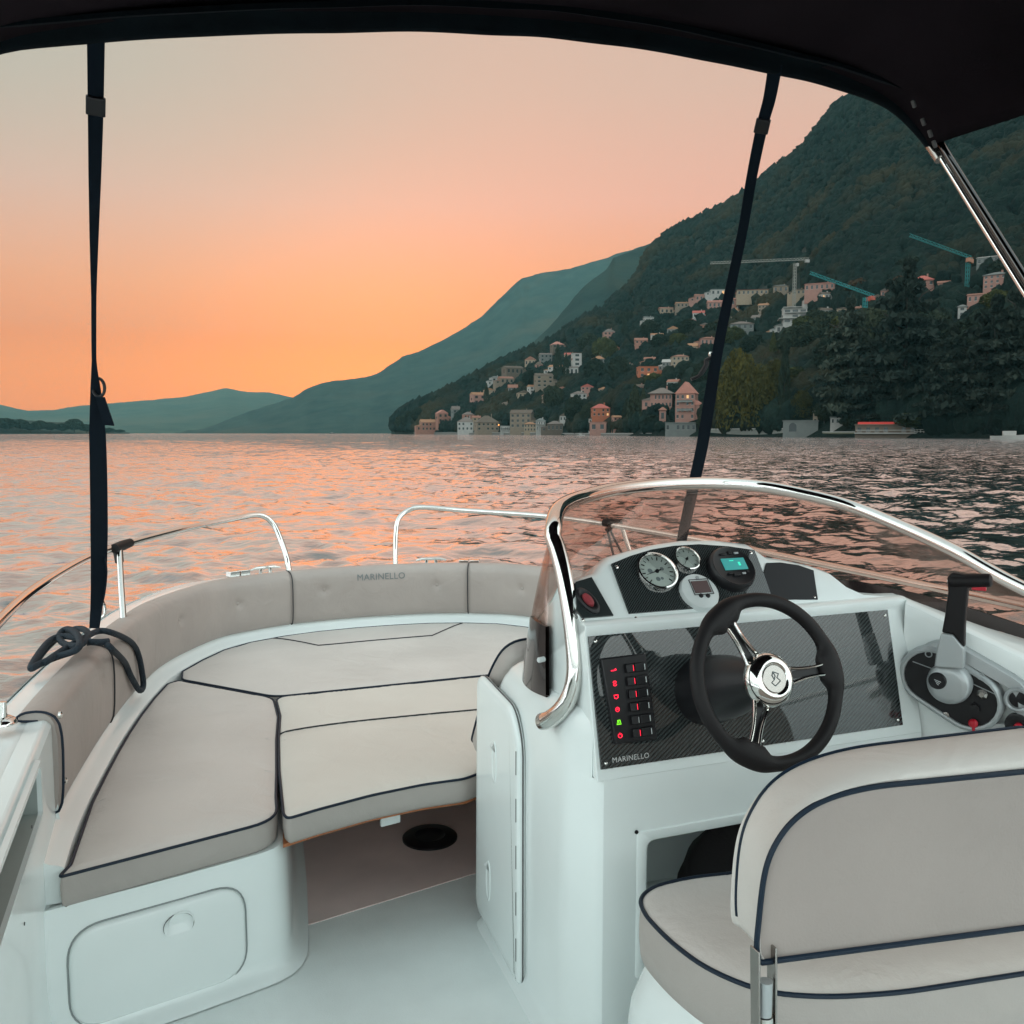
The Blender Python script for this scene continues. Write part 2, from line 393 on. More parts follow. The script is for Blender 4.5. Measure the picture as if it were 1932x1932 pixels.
for q in ((46, 1743), (106, 1908), (60, 1560)):
    m = MB(); p = onx(*q, -.2965); m.lathe(p, (1, 0, 0), [(.0035, -.001), (.0035, .0012), (0, .0015)], 10); m.build('screw_cap', M['seamgrey'], boat)
# --- rails
rail = MB()
pt = [(-.40, -.6, 1.36), (-.405, 1.2, 1.40), (-.405, 2.1, 1.425), (-.40, 2.65, 1.43), (-.372, 3.1, 1.432), (-.285, 3.69, 1.434), (-.178, 4.03, 1.437), (.08, 4.47, 1.455), (.32, 4.74, 1.470), (.424, 4.835, 1.476), (.478, 4.862, 1.462), (.520, 4.862, 1.42), (.552, 4.842, 1.34), (.578, 4.80, 1.24), (.588, 4.78, 1.14)]
rail.tube(cr(pt, 8), .0145, 12)
bow_rail_p = rail.build('bow_rail', M['chrome'], boat)
pst = MB(); pst.tube([(-.188, 3.98, 1.43), (-.181, 3.86, 1.30), (-.172, 3.75, 1.16)], .012, 12); pst.lathe((-.172, 3.75, 1.159), (0, 0, 1), [(.034, 0), (.034, .006), (.02, .014), (.0, .014)], 24)
pst.build('stanchion', M['chrome'], bow_rail_p)
cl = MB(); cl.tube([(-.205, 3.94, 1.4365), (-.178, 4.03, 1.437), (-.150, 4.085, 1.441)], [.0185, .0215, .0185], 12); cl.tube([(-.195, 3.985, 1.43), (-.188, 3.95, 1.38)], [.02, .017], 10)
cl.build('rail_joint', M['rubber'], bow_rail_p)
rs = MB()
ps = [(1.158, 4.80, 1.14), (1.163, 4.82, 1.26), (1.178, 4.85, 1.385), (1.205, 4.87, 1.44), (1.26, 4.88, 1.474), (1.335, 4.86, 1.487), (1.55, 4.77, 1.47), (1.90, 4.50, 1.452), (2.075, 4.25, 1.436), (2.21, 3.85, 1.42), (2.30, 3.4, 1.408), (2.345, 2.9, 1.398), (2.36, 2.4, 1.392), (2.365, 1.8, 1.385), (2.36, .2, 1.36)]
rs.tube(cr(ps, 8), .0140, 12); bow_rail_s = rs.build('bow_rail', M['chrome'], boat)
q = onz(1172, 990, 1.433)
st = MB(); st.tube([(q.x, q.y, 1.433), (q.x+.03, q.y-.04, 1.3), (q.x+.05, q.y-.06, 1.175)], .012, 12); st.build('stanchion', M['chrome'], bow_rail_s)
cl = MB(); cl.tube([(q.x-.06, q.y+.085, 1.439), (q.x-.03, q.y+.045, 1.436), (q.x+.0, q.y-.0, 1.433)], [.018, .025, .018], 12); cl.build('rail_joint', M['rubber'], bow_rail_s)

# --- bow cleats, hatch hinges, port fairlead
def cleat(p, ang, parent, s=1.):
    m = MB(); d = Vector((math.cos(ang), math.sin(ang), 0)); p = Vector(p)
    for k in (-1, 1): m.tube([p+d*(.028*k*s), p+d*(.026*k*s)+Vector((0, 0, .032*s))], .010*s, 10)
    m.tube([p-d*.085*s+Vector((0, 0, .030*s)), p-d*.05*s+Vector((0, 0, .037*s)), p+d*.05*s+Vector((0, 0, .037*s)), p+d*.085*s+Vector((0, 0, .030*s))], [.005*s, .009*s, .009*s, .005*s], 10)
    m.box(p+Vector((0, 0, .003)), (.11*s, .04*s, .006), Matrix.Rotation(ang, 3, 'Z'))
    return m.build('mooring_cleat', M['chrome'], parent)
cleat((.475, 4.885, 1.154), R(20), boat); cleat((1.385, 4.885, 1.154), R(-15), boat)
for (x, y, a) in ((.335, 4.86, 24), (1.585, 4.80, -24)):
    m = MB(); Rz = Matrix.Rotation(R(a), 3, 'Z'); c = Vector((x, y, 1.168))
    for k in (-1, 1): m.box(c+Rz @ Vector((.030*k, 0, .004)), (.054, .05, .03), Rz)
    m.build('deck_hinge', M['chrome'], boat, bevel=.003)
m = MB(); c = onz(4, 1366, 1.186)
m.lathe(c, (0, 0, 1), [(.0, .018), (.02, .018), (.03, .012), (.034, .003), (.034, 0)], 24); m.tube([c+Vector((0, 0, .012)), c+Vector((.004, .002, .055))], [.012, .008], 10)
m.build('deck_fitting', M['chrome'], boat)
# dark disc in the footwell floor
m = MB(); c = onz(811, 1583, FLOOR)
m.lathe(c, (0, 0, 1), [(.098, 0.), (.098, .010), (.090, .016), (.055, .017), (.048, .011), (.03, .009), (.0, .009)], 48)
m.build('table_socket', M['black'], boat)
# --- plywood board under the middle cushion and its white catch
bd = MB()
c3f = [(.262, 2.40), (.36, 2.437), (.517, 2.481), (.678, 2.503), (.81, 2.50), (.87, 2.53)]
bdp = [(x, y-.005, .786) for x, y in c3f]+[(1.60, 2.62, .786), (1.56, 3.5, .786), (.45, 3.5, .786), (.33, 3.0, .786)]
bd.prism([(x, y+.004, z+.003) for x, y, z in bdp], (0, 0, .0095)); bd.build('plywood_board', M['plywood'], boat)
m = MB(); p = onz(737, 1538, .785); m.box((p.x, p.y-.0+.006, .772), (.062, .012, .034), Matrix.Rotation(R(12), 3, 'Z')); m.build('board_catch', M['whiteplast'], boat, bevel=.003)
# ================================================================== CUSHIONS
def ring_inset(P, d):
    """inset a closed counter-clockwise 2D outline by d"""
    n = len(P); out = []
    for i in range(n):
        t = (P[(i+1) % n]-P[i-1]); t = t.normalized() if t.length > 1e-9 else Vector((1, 0))
        out.append(P[i]+Vector((-t.y, t.x))*d)
    return out
def ccw(P):
    a = sum(P[i-1].x*P[i].y-P[i].x*P[i-1].y for i in range(len(P))); return P if a > 0 else list(reversed(P))
def dense(P, step=.02):
    out = []
    for i in range(len(P)):
        a, b = P[i], P[(i+1) % len(P)]; k = max(1, int((b-a).length/step))
        out += [a.lerp(b, j/k) for j in range(k)]
    return out
def cushion(name, label, cat, outline, zt, th, rads=.03, crown=.012, pipe=.004, soft=.018, lower_pipe=False, group=None, frame=None, pipe_range=None, wob=.0022, boxmat=None, seamfn=None):
    """upholstered slab: outline in plan (or in a Frame's u, v), piped along the top edge"""
    to = (lambda x, y, z: Vector((x, y, z))) if frame is None else (lambda x, y, z: frame(x, y, z))
    P = dense(ccw(roundpoly(outline, rads, 6)))
    P = [Vector((p.x, p.y)) for p in P]
    c = sum(P, Vector((0, 0)))/len(P)
    bot = ring_inset(P, .008)
    rows = [[to(p.x, p.y, zt-th) for p in bot], [to(p.x, p.y, zt-th+.008) for p in P]]
    mids = []
    for k in (.35, .7):
        q = ring_inset(P, -.0035*math.sin(math.pi*k)); mids.append([to(p.x, p.y, zt-th+.008+(th-.008-soft*.3)*k) for p in q])
    rows += mids
    rows.append([to(p.x, p.y, zt-soft*.25) for p in P])
    side = MB(); side.grid(rows, True); side.ngon(rows[0], True)
    rt = ring_inset(P, .003)
    # top as a filled fine grid so that it can swell and sag
    bm = bmesh.new(); vs = [bm.verts.new((p.x, p.y, 0)) for p in P]
    bm.faces.new(vs); bmesh.ops.triangulate(bm, faces=bm.faces[:])
    for _ in range(6):
        bmesh.ops.beautify_fill(bm, faces=bm.faces[:], edges=bm.edges[:])
        bmesh.ops.subdivide_edges(bm, edges=[e for e in bm.edges if e.calc_length() > .034 and not e.is_boundary], cuts=1)
        bmesh.ops.triangulate(bm, faces=[f for f in bm.faces if len(f.verts) > 3])
    bmesh.ops.beautify_fill(bm, faces=bm.faces[:], edges=bm.edges[:])
    segs = [(P[i], P[(i+1) % len(P)]) for i in range(len(P))]
    A = np.array([[a.x, a.y] for a, b in segs]); B = np.array([[b.x, b.y] for a, b in segs]); D = B-A; LL = np.maximum((D**2).sum(1), 1e-12)
    for _ in range(2): bmesh.ops.smooth_vert(bm, verts=[v for v in bm.verts if not v.is_boundary], factor=.5, use_axis_x=True, use_axis_y=True)
    top = MB(); bm.verts.index_update(); co = []
    for v in bm.verts:
        q = np.array([v.co.x, v.co.y]); t = np.clip(((q-A)*D).sum(1)/LL, 0, 1); d = float(np.sqrt((((A+D*t[:, None])-q)**2).sum(1).min()))
        e = min(d/soft, 1.); z = zt-soft*.25+soft*.25*math.sin(e*math.pi/2)+crown*(1-math.exp(-d/.10))
        z += wob*noise.noise(Vector((v.co.x*4.1, v.co.y*4.1, zt*7)))*min(d/.05, 1)
        if seamfn: z -= seamfn(v.co.x, v.co.y)
        co.append(to(v.co.x, v.co.y, z))
    top.add(co, [tuple(v.index for v in f.verts) for f in bm.faces]); bm.free()
    side.add(top.v, top.f)
    for i in range(len(side.f)-len(top.f)): side.mi[i] = 1
    for i in range(len(side.f)-len(top.f), len(side.f)): side.mi[i] = 0
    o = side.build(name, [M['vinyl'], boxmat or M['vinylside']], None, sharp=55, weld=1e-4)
    tag(o, label, cat, group)
    pp = MB(); ring = [to(p.x, p.y, zt-soft*.25+.0015) for p in ring_inset(P, -.0008)]
    if pipe_range: ring = [r for r in ring if pipe_range(r)]
    pp.tube(ring, pipe, 8, closed=not pipe_range); pp.build('piping', M['piping'], o)
    return o, P
def seam_strip(name, pts, zf, parent, m=None, w=.0022):
    mb = MB(); P = resample([Vector((x, y, 0)) for x, y in pts], 60)
    bv = BVHTree.FromPolygons([v.co for v in parent.data.vertices], [tuple(f.vertices) for f in parent.data.polygons])
    Z = [bv.ray_cast(Vector((p.x, p.y, 2)), Vector((0, 0, -1)))[0] for p in P]
    mb.tube([Vector((p.x, p.y, (h.z if h else zf(p.x, p.y))+.0018)) for p, h in zip(P, Z)], w, 6); return mb.build(name, m or M['seam'], parent)

def inn(q, cond): return [(off(q, 0, i).x, off(q, 0, i).y) for i in range(0, n_in, 4) if cond(off(q, 0, i))]
# port cushion on the locker
pa = inn(.088, lambda p: p.x < .3 and 2.30 < p.y < 3.93)
pc = [(-.262, 2.262)]+[(-.242, 2.32)]+[(x+.0, y) for x, y in pa[1:]]+[(.02, 3.945)]
c_in = [(.362, 3.545), (.352, 3.3), (.318, 3.05), (.285, 2.75), (.262, 2.56), (.248, 2.40)]
c1o = pc+c_in
r1 = [.012]+[.004]*(len(pc)-2)+[.03]+[.05]+[.01]*4+[.085]
c1, _ = cushion('seat_cushion', 'grey side seat cushion with navy piping on the bow locker with the finger pull', 'cushion', c1o, .872, .082, r1, crown=.016)
# bow cushion
pb = inn(.088, lambda p: p.y > 3.98)
c2o = [(.372, 3.556), (.035, 3.95)]+pb+[(2*XC-.035, 3.95), (2*XC-.372, 3.556)]
r2 = [.05, .03]+[.004]*len(pb)+[.03, .05]
c2, _ = cushion('seat_cushion', 'wide grey bow cushion with a stitched trapezoid outline below the curved backrest', 'cushion', c2o, .874, .082, r2, crown=.014)
zc2 = lambda x, y: .8885
sp_ = [onz(*q, .8875) for q in ((512, 1200), (600, 1218), (708, 1209), (815, 1200), (845, 1186), (872, 1173))]
seam_strip('stitched_seam', [(p.x, p.y) for p in sp_], lambda x, y: .8868 if y < 4.6 else .8825, c2, w=.003)
# middle cushion bridging the footwell, hinged across
c3o = [(.372, 3.535), (.362, 3.3), (.328, 3.05), (.295, 2.75), (.268, 2.42)]+[(.275, 2.389)]+[(.36, 2.419), (.517, 2.463), (.678, 2.486), (.80, 2.484), (.88, 2.52), (1.60, 2.60), (1.60, 3.0), (1.585, 3.535)]
r3 = [.05, .01, .01, .01, .02, .02, .02, .03, .03, .02, .03, .03, .02, .04]
fold = lambda x: 3.105-.065*(x-.32)
sf = lambda x, y: .005*math.exp(-((y-fold(x))/.030)**2)
c3, _ = cushion('seat_cushion', 'pale middle cushion folding across its width over the dark footwell', 'cushion', c3o, .876, .078, r3, crown=.016, seamfn=sf)
c3.data.materials[0] = mat('vinyl_light', (.70, .66, .60), .44, var=.05, scale=3., bump=.22, bscale=240, wr=.18)
seam_strip('fold_seam', [(.338, fold(.338)), (.8, fold(.8)), (1.58, fold(1.58))], lambda x, y: .8835, c3, w=.0032)
# pad on the front of the console
pad = Frame((1.62, 2.495, .92), (-1, 0, 0), (0, -.20, .36))
cp, _ = cushion('backrest_pad', 'grey pad with dark piping hung on the front of the steering console', 'cushion', [(.0, .0), (.775, .0), (.765, .30), (.73, .41), (.0, .42)], .07, .062, [.03, .03, .08, .08, .06], frame=pad, crown=.01)

# ------------------------------------------------------------------ curved backrest, four snapped-on sections
prof = [(-.006, 1.1615), (-.030, 1.163), (-.050, 1.165), (-.056, 1.172), (-.050, 1.181), (-.030, 1.187), (-.004, 1.187), (.018, 1.181), (.034, 1.168), (.043, 1.148), (.047, 1.12), (.048, 1.08), (.047, 1.03), (.045, .98), (.041, .94), (.033, .918), (.018, .912), (.010, .918), (.004, .98), (.002, 1.10), (.001, 1.15)]
PR = resample([Vector((a, b, 0)) for a, b in prof], 58)
IN2 = resample(INNER, 900); NI2 = curve_frames(IN2)
def arc_i(fn): return min(range(len(IN2)), key=fn)
def near(p): return arc_i(lambda i: (IN2[i].x-p.x)**2+(IN2[i].y-p.y)**2)
def bsec(a, b, buttons, label, screw=(), endcap=False):
    """section of the backrest between curve samples a and b; buttons = [(sample, z)]"""
    mb = MB(); rows = []; n = b-a+1
    for i in range(a, b+1):
        row = []; e = min(i-a, b-i)*.0065
        rnd = .010*max(0, 1-e/.014)**2
        for p in PR:
            q, z = p.x, p.y
            dq = 0.
            for bi, bz in buttons:
                d = math.hypot((IN2[i]-IN2[bi]).length, z-bz)
                if q > .03: dq -= .013*math.exp(-(d/.020)**2)+.006*math.exp(-(d/.065)**2)
            if q > .03: dq += .002*noise.noise(Vector((i*.02, z*6, 1.)))
            q2 = q+dq-(rnd if q > 0 else -rnd*.3)
            row.append(Vector((IN2[i].x, IN2[i].y, z))+NI2[i]*q2)
        rows.append(row)
    mb.grid(rows, True); mb.ngon(rows[0]); mb.ngon(rows[-1], True)
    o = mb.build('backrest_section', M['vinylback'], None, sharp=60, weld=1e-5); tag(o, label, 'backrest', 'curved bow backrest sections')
    for bi, bz in buttons:
        bt = MB(); c = Vector((IN2[bi].x, IN2[bi].y, bz))+NI2[bi]*.030
        bt.lathe(c, NI2[bi], [(.0085, -.003), (.0085, .002), (.006, .0042), (.0, .005)], 16); bt.build('upholstery_button', M['vinylback'], o)
    for bi, bz in screw:
        bt = MB(); c = Vector((IN2[bi].x, IN2[bi].y, bz))+NI2[bi]*.046
        bt.lathe(c, NI2[bi], [(.0095, -.003), (.0095, .003), (.006, .006), (.0, .007)], 16); bt.build('snap_stud', M['chrome'], o)
    return o
b0 = arc_i(lambda i: abs(IN2[i].y-2.555)+(9 if IN2[i].x > XC else 0))
b1 = near(onz(160, 1222, 1.18)); b2 = near(onz(551, 1082, 1.18)); b3 = near(onz(882, 1068, 1.18))
b4 = 899-b1; b5 = 899-b0
def bpx(x, y, q=.045):
    best = min(range(b0, b5), key=lambda i: abs((lambda p: (p-EYEV).normalized().cross(ray(x, 817).normalized()).z)(Vector((IN2[i].x+NI2[i].x*q, IN2[i].y+NI2[i].y*q, EYE))))+(0 if IN2[i].y > 2.4 and IN2[i].x < 1.9 else 5))
    p = Vector((IN2[best].x+NI2[best].x*q, IN2[best].y+NI2[best].y*q, 0)); d = ray(x, y); t = (p.x*d.x+p.y*d.y)/(d.x*d.x+d.y*d.y); return best, EYE+d.z*t
s1 = bsec(b0, b1, [bpx(179, 1285)], 'short port end of the backrest with navy edge and chrome stud near the shelf', [bpx(87, 1352), bpx(92, 1478)])
s2 = bsec(b1, b2, [bpx(248, 1216), bpx(332, 1170), bpx(441, 1140)], 'long curved backrest section with three buttons along the port bow')
s3 = bsec(b2, b3, [bpx(606, 1114), bpx(823, 1104)], 'middle backrest section with grey lettering at the very bow')
s4 = bsec(b3, b4-1, [bpx(984, 1111), (b3+190, 1.06)], 'starboard bow backrest section running behind the windscreen')
def edge_pipe(i, parent, r, m, side=0, part=PR):
    mb = MB(); mb.tube([Vector((IN2[i].x, IN2[i].y, p.y))+NI2[i]*(p.x*1.02+.0005) for p in part], r, 8); return mb.build('piping' if r > .003 else 'seam_line', m, parent)
edge_pipe(b0, s1, .0034, M['piping'], part=[p for p in PR if p.x > -.06][:46])
front = [p for k, p in enumerate(PR) if 6 < k < 46]
for i, p_ in ((b1, s2), (b2, s3), (b3, s4)): edge_pipe(i, p_, .0028, M['seam'], part=front)
# lettering on the middle section
tb, tz = bpx(716, 1088)
def on_back(x, y):
    s = x; i = tb; step = (IN2[tb+1]-IN2[tb]).length; k = tb+s/step; i = int(max(b2, min(b3-1, math.floor(k)))); t = k-i
    p = IN2[i].lerp(IN2[i+1], t); n_ = NI2[i].lerp(NI2[i+1], t)
    z = tz+y
    q = np.interp(z, [1.03, 1.08, 1.12, 1.148, 1.168], [.047, .048, .047, .043, .034])
    return Vector((p.x, p.y, z))+n_*(q+.0035)
text_mesh('MARINELLO', .048, on_back, 'lettering', M['ink'], s3)
# ================================================================== STEERING CONSOLE (starboard)
# plan ring of the moulded box, aft-starboard corner round the port side to the front
RG = [(1.76, 1.70), (1.5, 1.70), (.975, 1.70), (.92, 1.70), (.885, 1.7005), (.868, 1.703), (.858, 1.712), (.850, 1.726), (.832, 1.785), (.826, 1.812), (.824, 1.85), (.828, 2.0), (.836, 2.20), (.842, 2.39), (.848, 2.425), (.865, 2.452), (.90, 2.47), (1.2, 2.49), (1.76, 2.50)]
con = MB()
zl = [FLOOR+.0, FLOOR+.02, .50, .70, .995, 1.05, 1.10, 1.148]
def ringz(z, ins=0., aft=0.):
    out = []
    for x, y in RG:
        dx = ins if x < .9 else 0; dy = aft if y < 1.72 else 0
        if y > 2.15: dy -= float(np.interp(z, [1.0, 1.148, 1.2, 1.291], [0, .075, .125, .235]))*(y-2.0)/.46
        out.append(Vector((x+dx, y+dy, z)))
    return out
fo = {FLOOR: -.03, FLOOR+.02: -.01, .50: 0}
rws = []
for z in zl:
    q = fo.get(z, 0.); rws.append([Vector((p.x+(q if p.x < .9 else 0), p.y+(q*.6 if p.y < 1.72 else 0), p.z)) for p in ringz(z)])
for k in range(len(rws)-1):
    for j in range(len(RG)-1):
        if zl[k] == .70 and j == 1: continue            # cubby opening
        con.add([rws[k][j], rws[k][j+1], rws[k+1][j+1], rws[k+1][j]], [(0, 1, 2, 3)])
sh = [ringz(1.1485, 0, .012), ringz(1.235, .002, .03), ringz(1.268, .008, .04), ringz(1.285, .022, .05), ringz(1.291, .045, .06)]
con.grid([rws[-1]]+sh)
con.ngon(sh[-1])
# cubby interior
cx0, cx1, cz0, cz1, cyb = .975, 1.5, .70, .995, 2.02
con.add([(cx0, 1.70, cz0), (cx1, 1.70, cz0), (cx1, 1.70, cz1), (cx0, 1.70, cz1), (cx0+.01, cyb, cz0+.01), (cx1-.01, cyb, cz0+.01), (cx1-.01, cyb, cz1-.01), (cx0+.01, cyb, cz1-.01)],
        [(0, 1, 5, 4), (1, 2, 6, 5), (2, 3, 7, 6), (3, 0, 4, 7), (4, 5, 6, 7)])
console = con.build('console', M['gel'], boat, sharp=32)
# moulded step round the cubby
tr = MB(); o_ = roundpoly([(.948, .675), (1.53, .675), (1.53, 1.020), (.948, 1.020)], .012, 4); i_ = roundpoly([(.974, .70), (1.502, .70), (1.502, .9955), (.974, .9955)], .022, 4)
Y3 = lambda P, y: [Vector((p.x, y, p.y)) for p in P]
tr.grid([Y3(o_, 1.7012), Y3([p+(Vector((1.24, .85))-p).normalized()*.004 for p in o_], 1.6955), Y3([p-(Vector((1.24, .85))-p).normalized()*.004 for p in i_], 1.6955), Y3(i_, 1.6985), Y3(i_, 1.72)], True)
trim = tr.build('cubby_trim', M['gel'], boat, sharp=60)
m = MB(); pnt = ony(1201, 1570, 1.695); m.lathe(pnt, (0, -1, 0), [(.0045, -.001), (.0045, .0012), (0, .0016)], 12); m.build('screw_cap', M['black'], trim)
# --- dash moulding: lofted across the boat
xs = [.848, .852, .86, .875, .90, .935, .955, .985, 1.05, 1.12, 1.2, 1.3, 1.385, 1.42, 1.47, 1.54, 1.585, 1.61, 1.65, 1.70, 1.735, 1.76]
def ztop(x): return float(np.interp(x, [.848, .87, .935, .96, .985, 1.08, 1.17, 1.28, 1.39, 1.42, 1.50, 1.58, 1.605, 1.63, 1.66, 1.70, 1.76], [1.552, 1.556, 1.568, 1.588, 1.600, 1.617, 1.628, 1.627, 1.612, 1.582, 1.568, 1.547, 1.515, 1.495, 1.487, 1.484, 1.482]))
def dash_row(x):
    zt = ztop(x); up = max(zt-1.482, 0); y0 = 1.792; sl = up*.92
    raise_ = .0
    row = [(1.700, 1.1485), (1.703, 1.165), (1.7645, 1.448), (1.7655, 1.460), (1.763, 1.468), (1.765, 1.476), (1.772, 1.481), (1.785, 1.482), (y0, 1.4825),
           (y0+sl*.04, 1.4825+up*.06), (y0+sl*.5, 1.482+up*.5), (y0+sl*.92, 1.482+up*.92), (y0+sl+.006, zt-.001), (y0+sl+.022, zt+.002), (y0+sl+.05, zt-.004), (y0+sl+.16, zt-.045), (2.22, min(zt-.09, 1.46)), (2.42, 1.36), (2.50, 1.292)]
    ym = float(np.interp(x, [.848, .9, 1.0, 1.1, 1.3], [2.11, 2.20, 2.36, 2.46, 2.50])); ysp = y0+sl+.05
    return [Vector((x, y if y <= ysp else ysp+(y-ysp)*(ym-ysp)/(2.50-ysp), z)) for y, z in row]
da = MB(); rr_ = [dash_row(x) for x in xs]
e0 = [Vector((.846+.006, p.y*.998+.004, p.z-.003)) for p in rr_[0]]
da.grid([[Vector((p.x+.0045*(1-k), p.y+.004*(1-k), p.z-.004*(1-k))) for p in rr_[0]] for k in (0, .6)]+rr_[1:])
da.ngon([Vector((p.x+.0045, p.y+.004, p.z-.004)) for p in rr_[0]])
da.build('dash', M['gel'], boat, sharp=40, bevel=.004)

# --- starboard wing of the dash, carrying the throttle
W0, W1 = Vector((1.742, 1.752, 0)), Vector((2.02, 1.30, 0)); wd = (W1-W0).normalized()
def wt(t): return 1.474-.118*min(t/.31, 1.6)
wing = MB(); rows = []
nW = Vector((-wd.y*-1, 0, 0)); nW = Vector((wd.y, -wd.x, 0))          # towards the helm
if nW.dot(Vector((-1, -.3, 0))) < 0: nW = -nW
for t in [0, .04, .1, .2, .3, .4, .53, .62]:
    p = W0+wd*t; z1 = wt(t); inb = nW
    col = [p+inb*.004+Vector((0, 0, .45))]+[p+inb*.004*(1-k)+Vector((0, 0, .8+(z1-.02-.8)*k)) for k in (0, .5, 1)]
    o2 = -inb
    col += [p+o2*.004+Vector((0, 0, z1-.006)), p+o2*.014+Vector((0, 0, z1)), p+o2*.03+Vector((0, 0, z1+.002))]
    ws_y = p.y+.12*(1-t); e = Vector((2.15, max(p.y+.13*(1-t/.62), 1.0), 1.345-.01*t))
    col += [(p+o2*.03+Vector((0, 0, z1+.002))).lerp(e, .5)+Vector((0, 0, .004)), e, Vector((2.29, e.y, 1.20)), Vector((2.30, e.y, 1.15))]
    rows.append(col)
wing.grid(rows)
# bridge between dash end and the wing's first column
first = rows[0]; dr = rr_[-1]
wing.grid([[dr[0], dr[2], dr[3], dr[5], dr[7]], [first[1]+Vector((0, 0, .35)), first[3], first[4], first[5], first[6]]])
# deck to starboard of the dash, out to the windscreen foot
wing.grid([[dr[7], dr[8], dr[13], dr[16], dr[17], dr[18]], [first[6], first[6]+Vector((.02, .04, 0)), Vector((1.90, 2.05, 1.41)), Vector((1.95, 2.25, 1.385)), Vector((1.95, 2.42, 1.34)), Vector((1.95, 2.50, 1.30))], [Vector((2.15, 1.884, 1.345)), Vector((2.15, 1.95, 1.35)), Vector((2.15, 2.1, 1.36)), Vector((2.13, 2.3, 1.36)), Vector((2.08, 2.5, 1.34)), Vector((2.0, 2.6, 1.32))],
           [Vector((2.29, y, 1.20)) for y in (1.884, 1.95, 2.1, 2.3, 2.5, 2.6)]])
# console foredeck under the windscreen
wing.grid([[Vector((x, 2.22, 1.286)) for x in (.89, 1.2, 1.6, 1.95)], [Vector((1.07, 2.50, 1.272)), Vector((1.25, 2.68, 1.283)), Vector((1.55, 2.77, 1.297)), Vector((1.97, 2.62, 1.31))], [Vector((1.08, 2.51, .95)), Vector((1.25, 2.70, .95)), Vector((1.55, 2.79, .95)), Vector((2.2, 2.7, 1.12))]])
wing.build('console_wing', M['gel'], boat, sharp=35)

# --- main instrument board
PB, PT = Vector((.860, 1.7035, 1.173)), Vector((.860, 1.7645, 1.4535))
BF = Frame(PB+Vector((0, -.0, 0)), (1, 0, 0), PT-PB)
bh = (PT-PB).length; bw = .838
pb = MB(); pb.add([BF(u, v, h) for h in (-.002, .0045) for u, v in ((0, 0), (bw, 0), (bw-.004, bh), (-.004, bh))], [(0, 1, 2, 3), (4, 5, 6, 7), (0, 1, 5, 4), (1, 2, 6, 5), (2, 3, 7, 6), (3, 0, 4, 7)])
board = pb.build('dashboard_panel', M['carbon'], boat, sharp=30)
def screw(fr, u, v, parent, h=.0045, r=.0042, m=None):
    s_ = MB(); s_.lathe(fr(u, v, h), fr.n, [(r, -.001), (r, .0008), (r*.6, .0022), (0, .0026)], 12); return s_.build('screw', m or M['chrome'], parent)
for u, v in ((.012, .275), (.012, .012), (bw-.014, bh-.014), (bw-.014, .014), (.42, .01)): screw(BF, u, v, board)
u, v = BF.px(1190, 1430, .0045)
text_mesh('MARINELLO', .0165, lambda x, y: BF(u+x, v+y, .0052), 'lettering', M['whiteink'], board)
text_mesh('EDEN', .008, lambda x, y: BF(u+x+.005, v+y-.0135, .0052), 'sublettering', M['ink'], board) if False else None
# switch panel
cor = [BF.px(*q, .012) for q in ((1133, 1243), (1217, 1233), (1240, 1395), (1160, 1405))]
swp = MB(); base_ = [BF(a, b, .004) for a, b in cor]; topq = [BF(a*.97+.03*cor[0][0] if False else a, b, .016) for a, b in cor]
swp.add(base_+topq, [(4, 5, 6, 7), (0, 1, 5, 4), (1, 2, 6, 5), (2, 3, 7, 6), (3, 0, 4, 7)])
sw = swp.build('switch_panel', M['black'], boat, bevel=.003)
du = (Vector((*cor[1], 0))-Vector((*cor[0], 0))).normalized(); dv = (Vector((*cor[0], 0))-Vector((*cor[3], 0))).normalized()
SF = Frame(BF(*cor[0], .016), BF.u*du.x+BF.v*du.y, BF.u*dv.x+BF.v*dv.y)
Wp = math.hypot(cor[1][0]-cor[0][0], cor[1][1]-cor[0][1]); Hp = math.hypot(cor[0][0]-cor[3][0], cor[0][1]-cor[3][1])
def icon(k, c, m):
    s_ = MB(); f = SF; t = .0011; r = .0046
    if k == 0:   # horn
        s_.tube([f(c[0]-.006, c[1], t), f(c[0]+.002, c[1], t)], .0012, 6); s_.tube([f(c[0]+.002, c[1], t), f(c[0]+.006, c[1]+.002, t)], [.0012, .0028], 6)
    elif k == 1: # two stacked rings
        for d in (-.003, .003): s_.tube([f(c[0]+.004*math.cos(a), c[1]+d+.0022*math.sin(a), t) for a in [2*math.pi*q/14 for q in range(14)]], .0007, 6, closed=True)
    elif k == 2: # shield
        s_.tube([f(c[0]-.005, c[1]+.003, t), f(c[0]+.005, c[1]+.003, t), f(c[0]+.004, c[1]-.003, t), f(c[0], c[1]-.005, t), f(c[0]-.004, c[1]-.003, t)], .0011, 6, closed=True)
    elif k == 3: # pump drop
        s_.tube([f(c[0]+r*math.cos(a), c[1]+r*math.sin(a), t) for a in [2*math.pi*q/14 for q in range(14)]], .0008, 6, closed=True)
        s_.tube([f(c[0]-.002, c[1], t), f(c[0]+.003, c[1]+.001, t)], .0014, 6)
    elif k == 4: # lamp
        s_.tube([f(c[0]-.005, c[1]-.004, t), f(c[0]+.005, c[1]-.004, t), f(c[0]+.003, c[1]+.005, t), f(c[0]-.002, c[1]+.005, t)], .0009, 6, closed=True); s_.tube([f(c[0], c[1]-.003, t), f(c[0], c[1]+.003, t)], .0009, 6)
    else:        # power
        s_.tube([f(c[0]+r*math.cos(a), c[1]+r*math.sin(a), t) for a in [R(125)+R(290)*q/14 for q in range(15)]], .0009, 6); s_.tube([f(c[0], c[1]+.001, t), f(c[0], c[1]+.006, t)], .0009, 6)
    return s_.build('indicator_icon', m, sw)
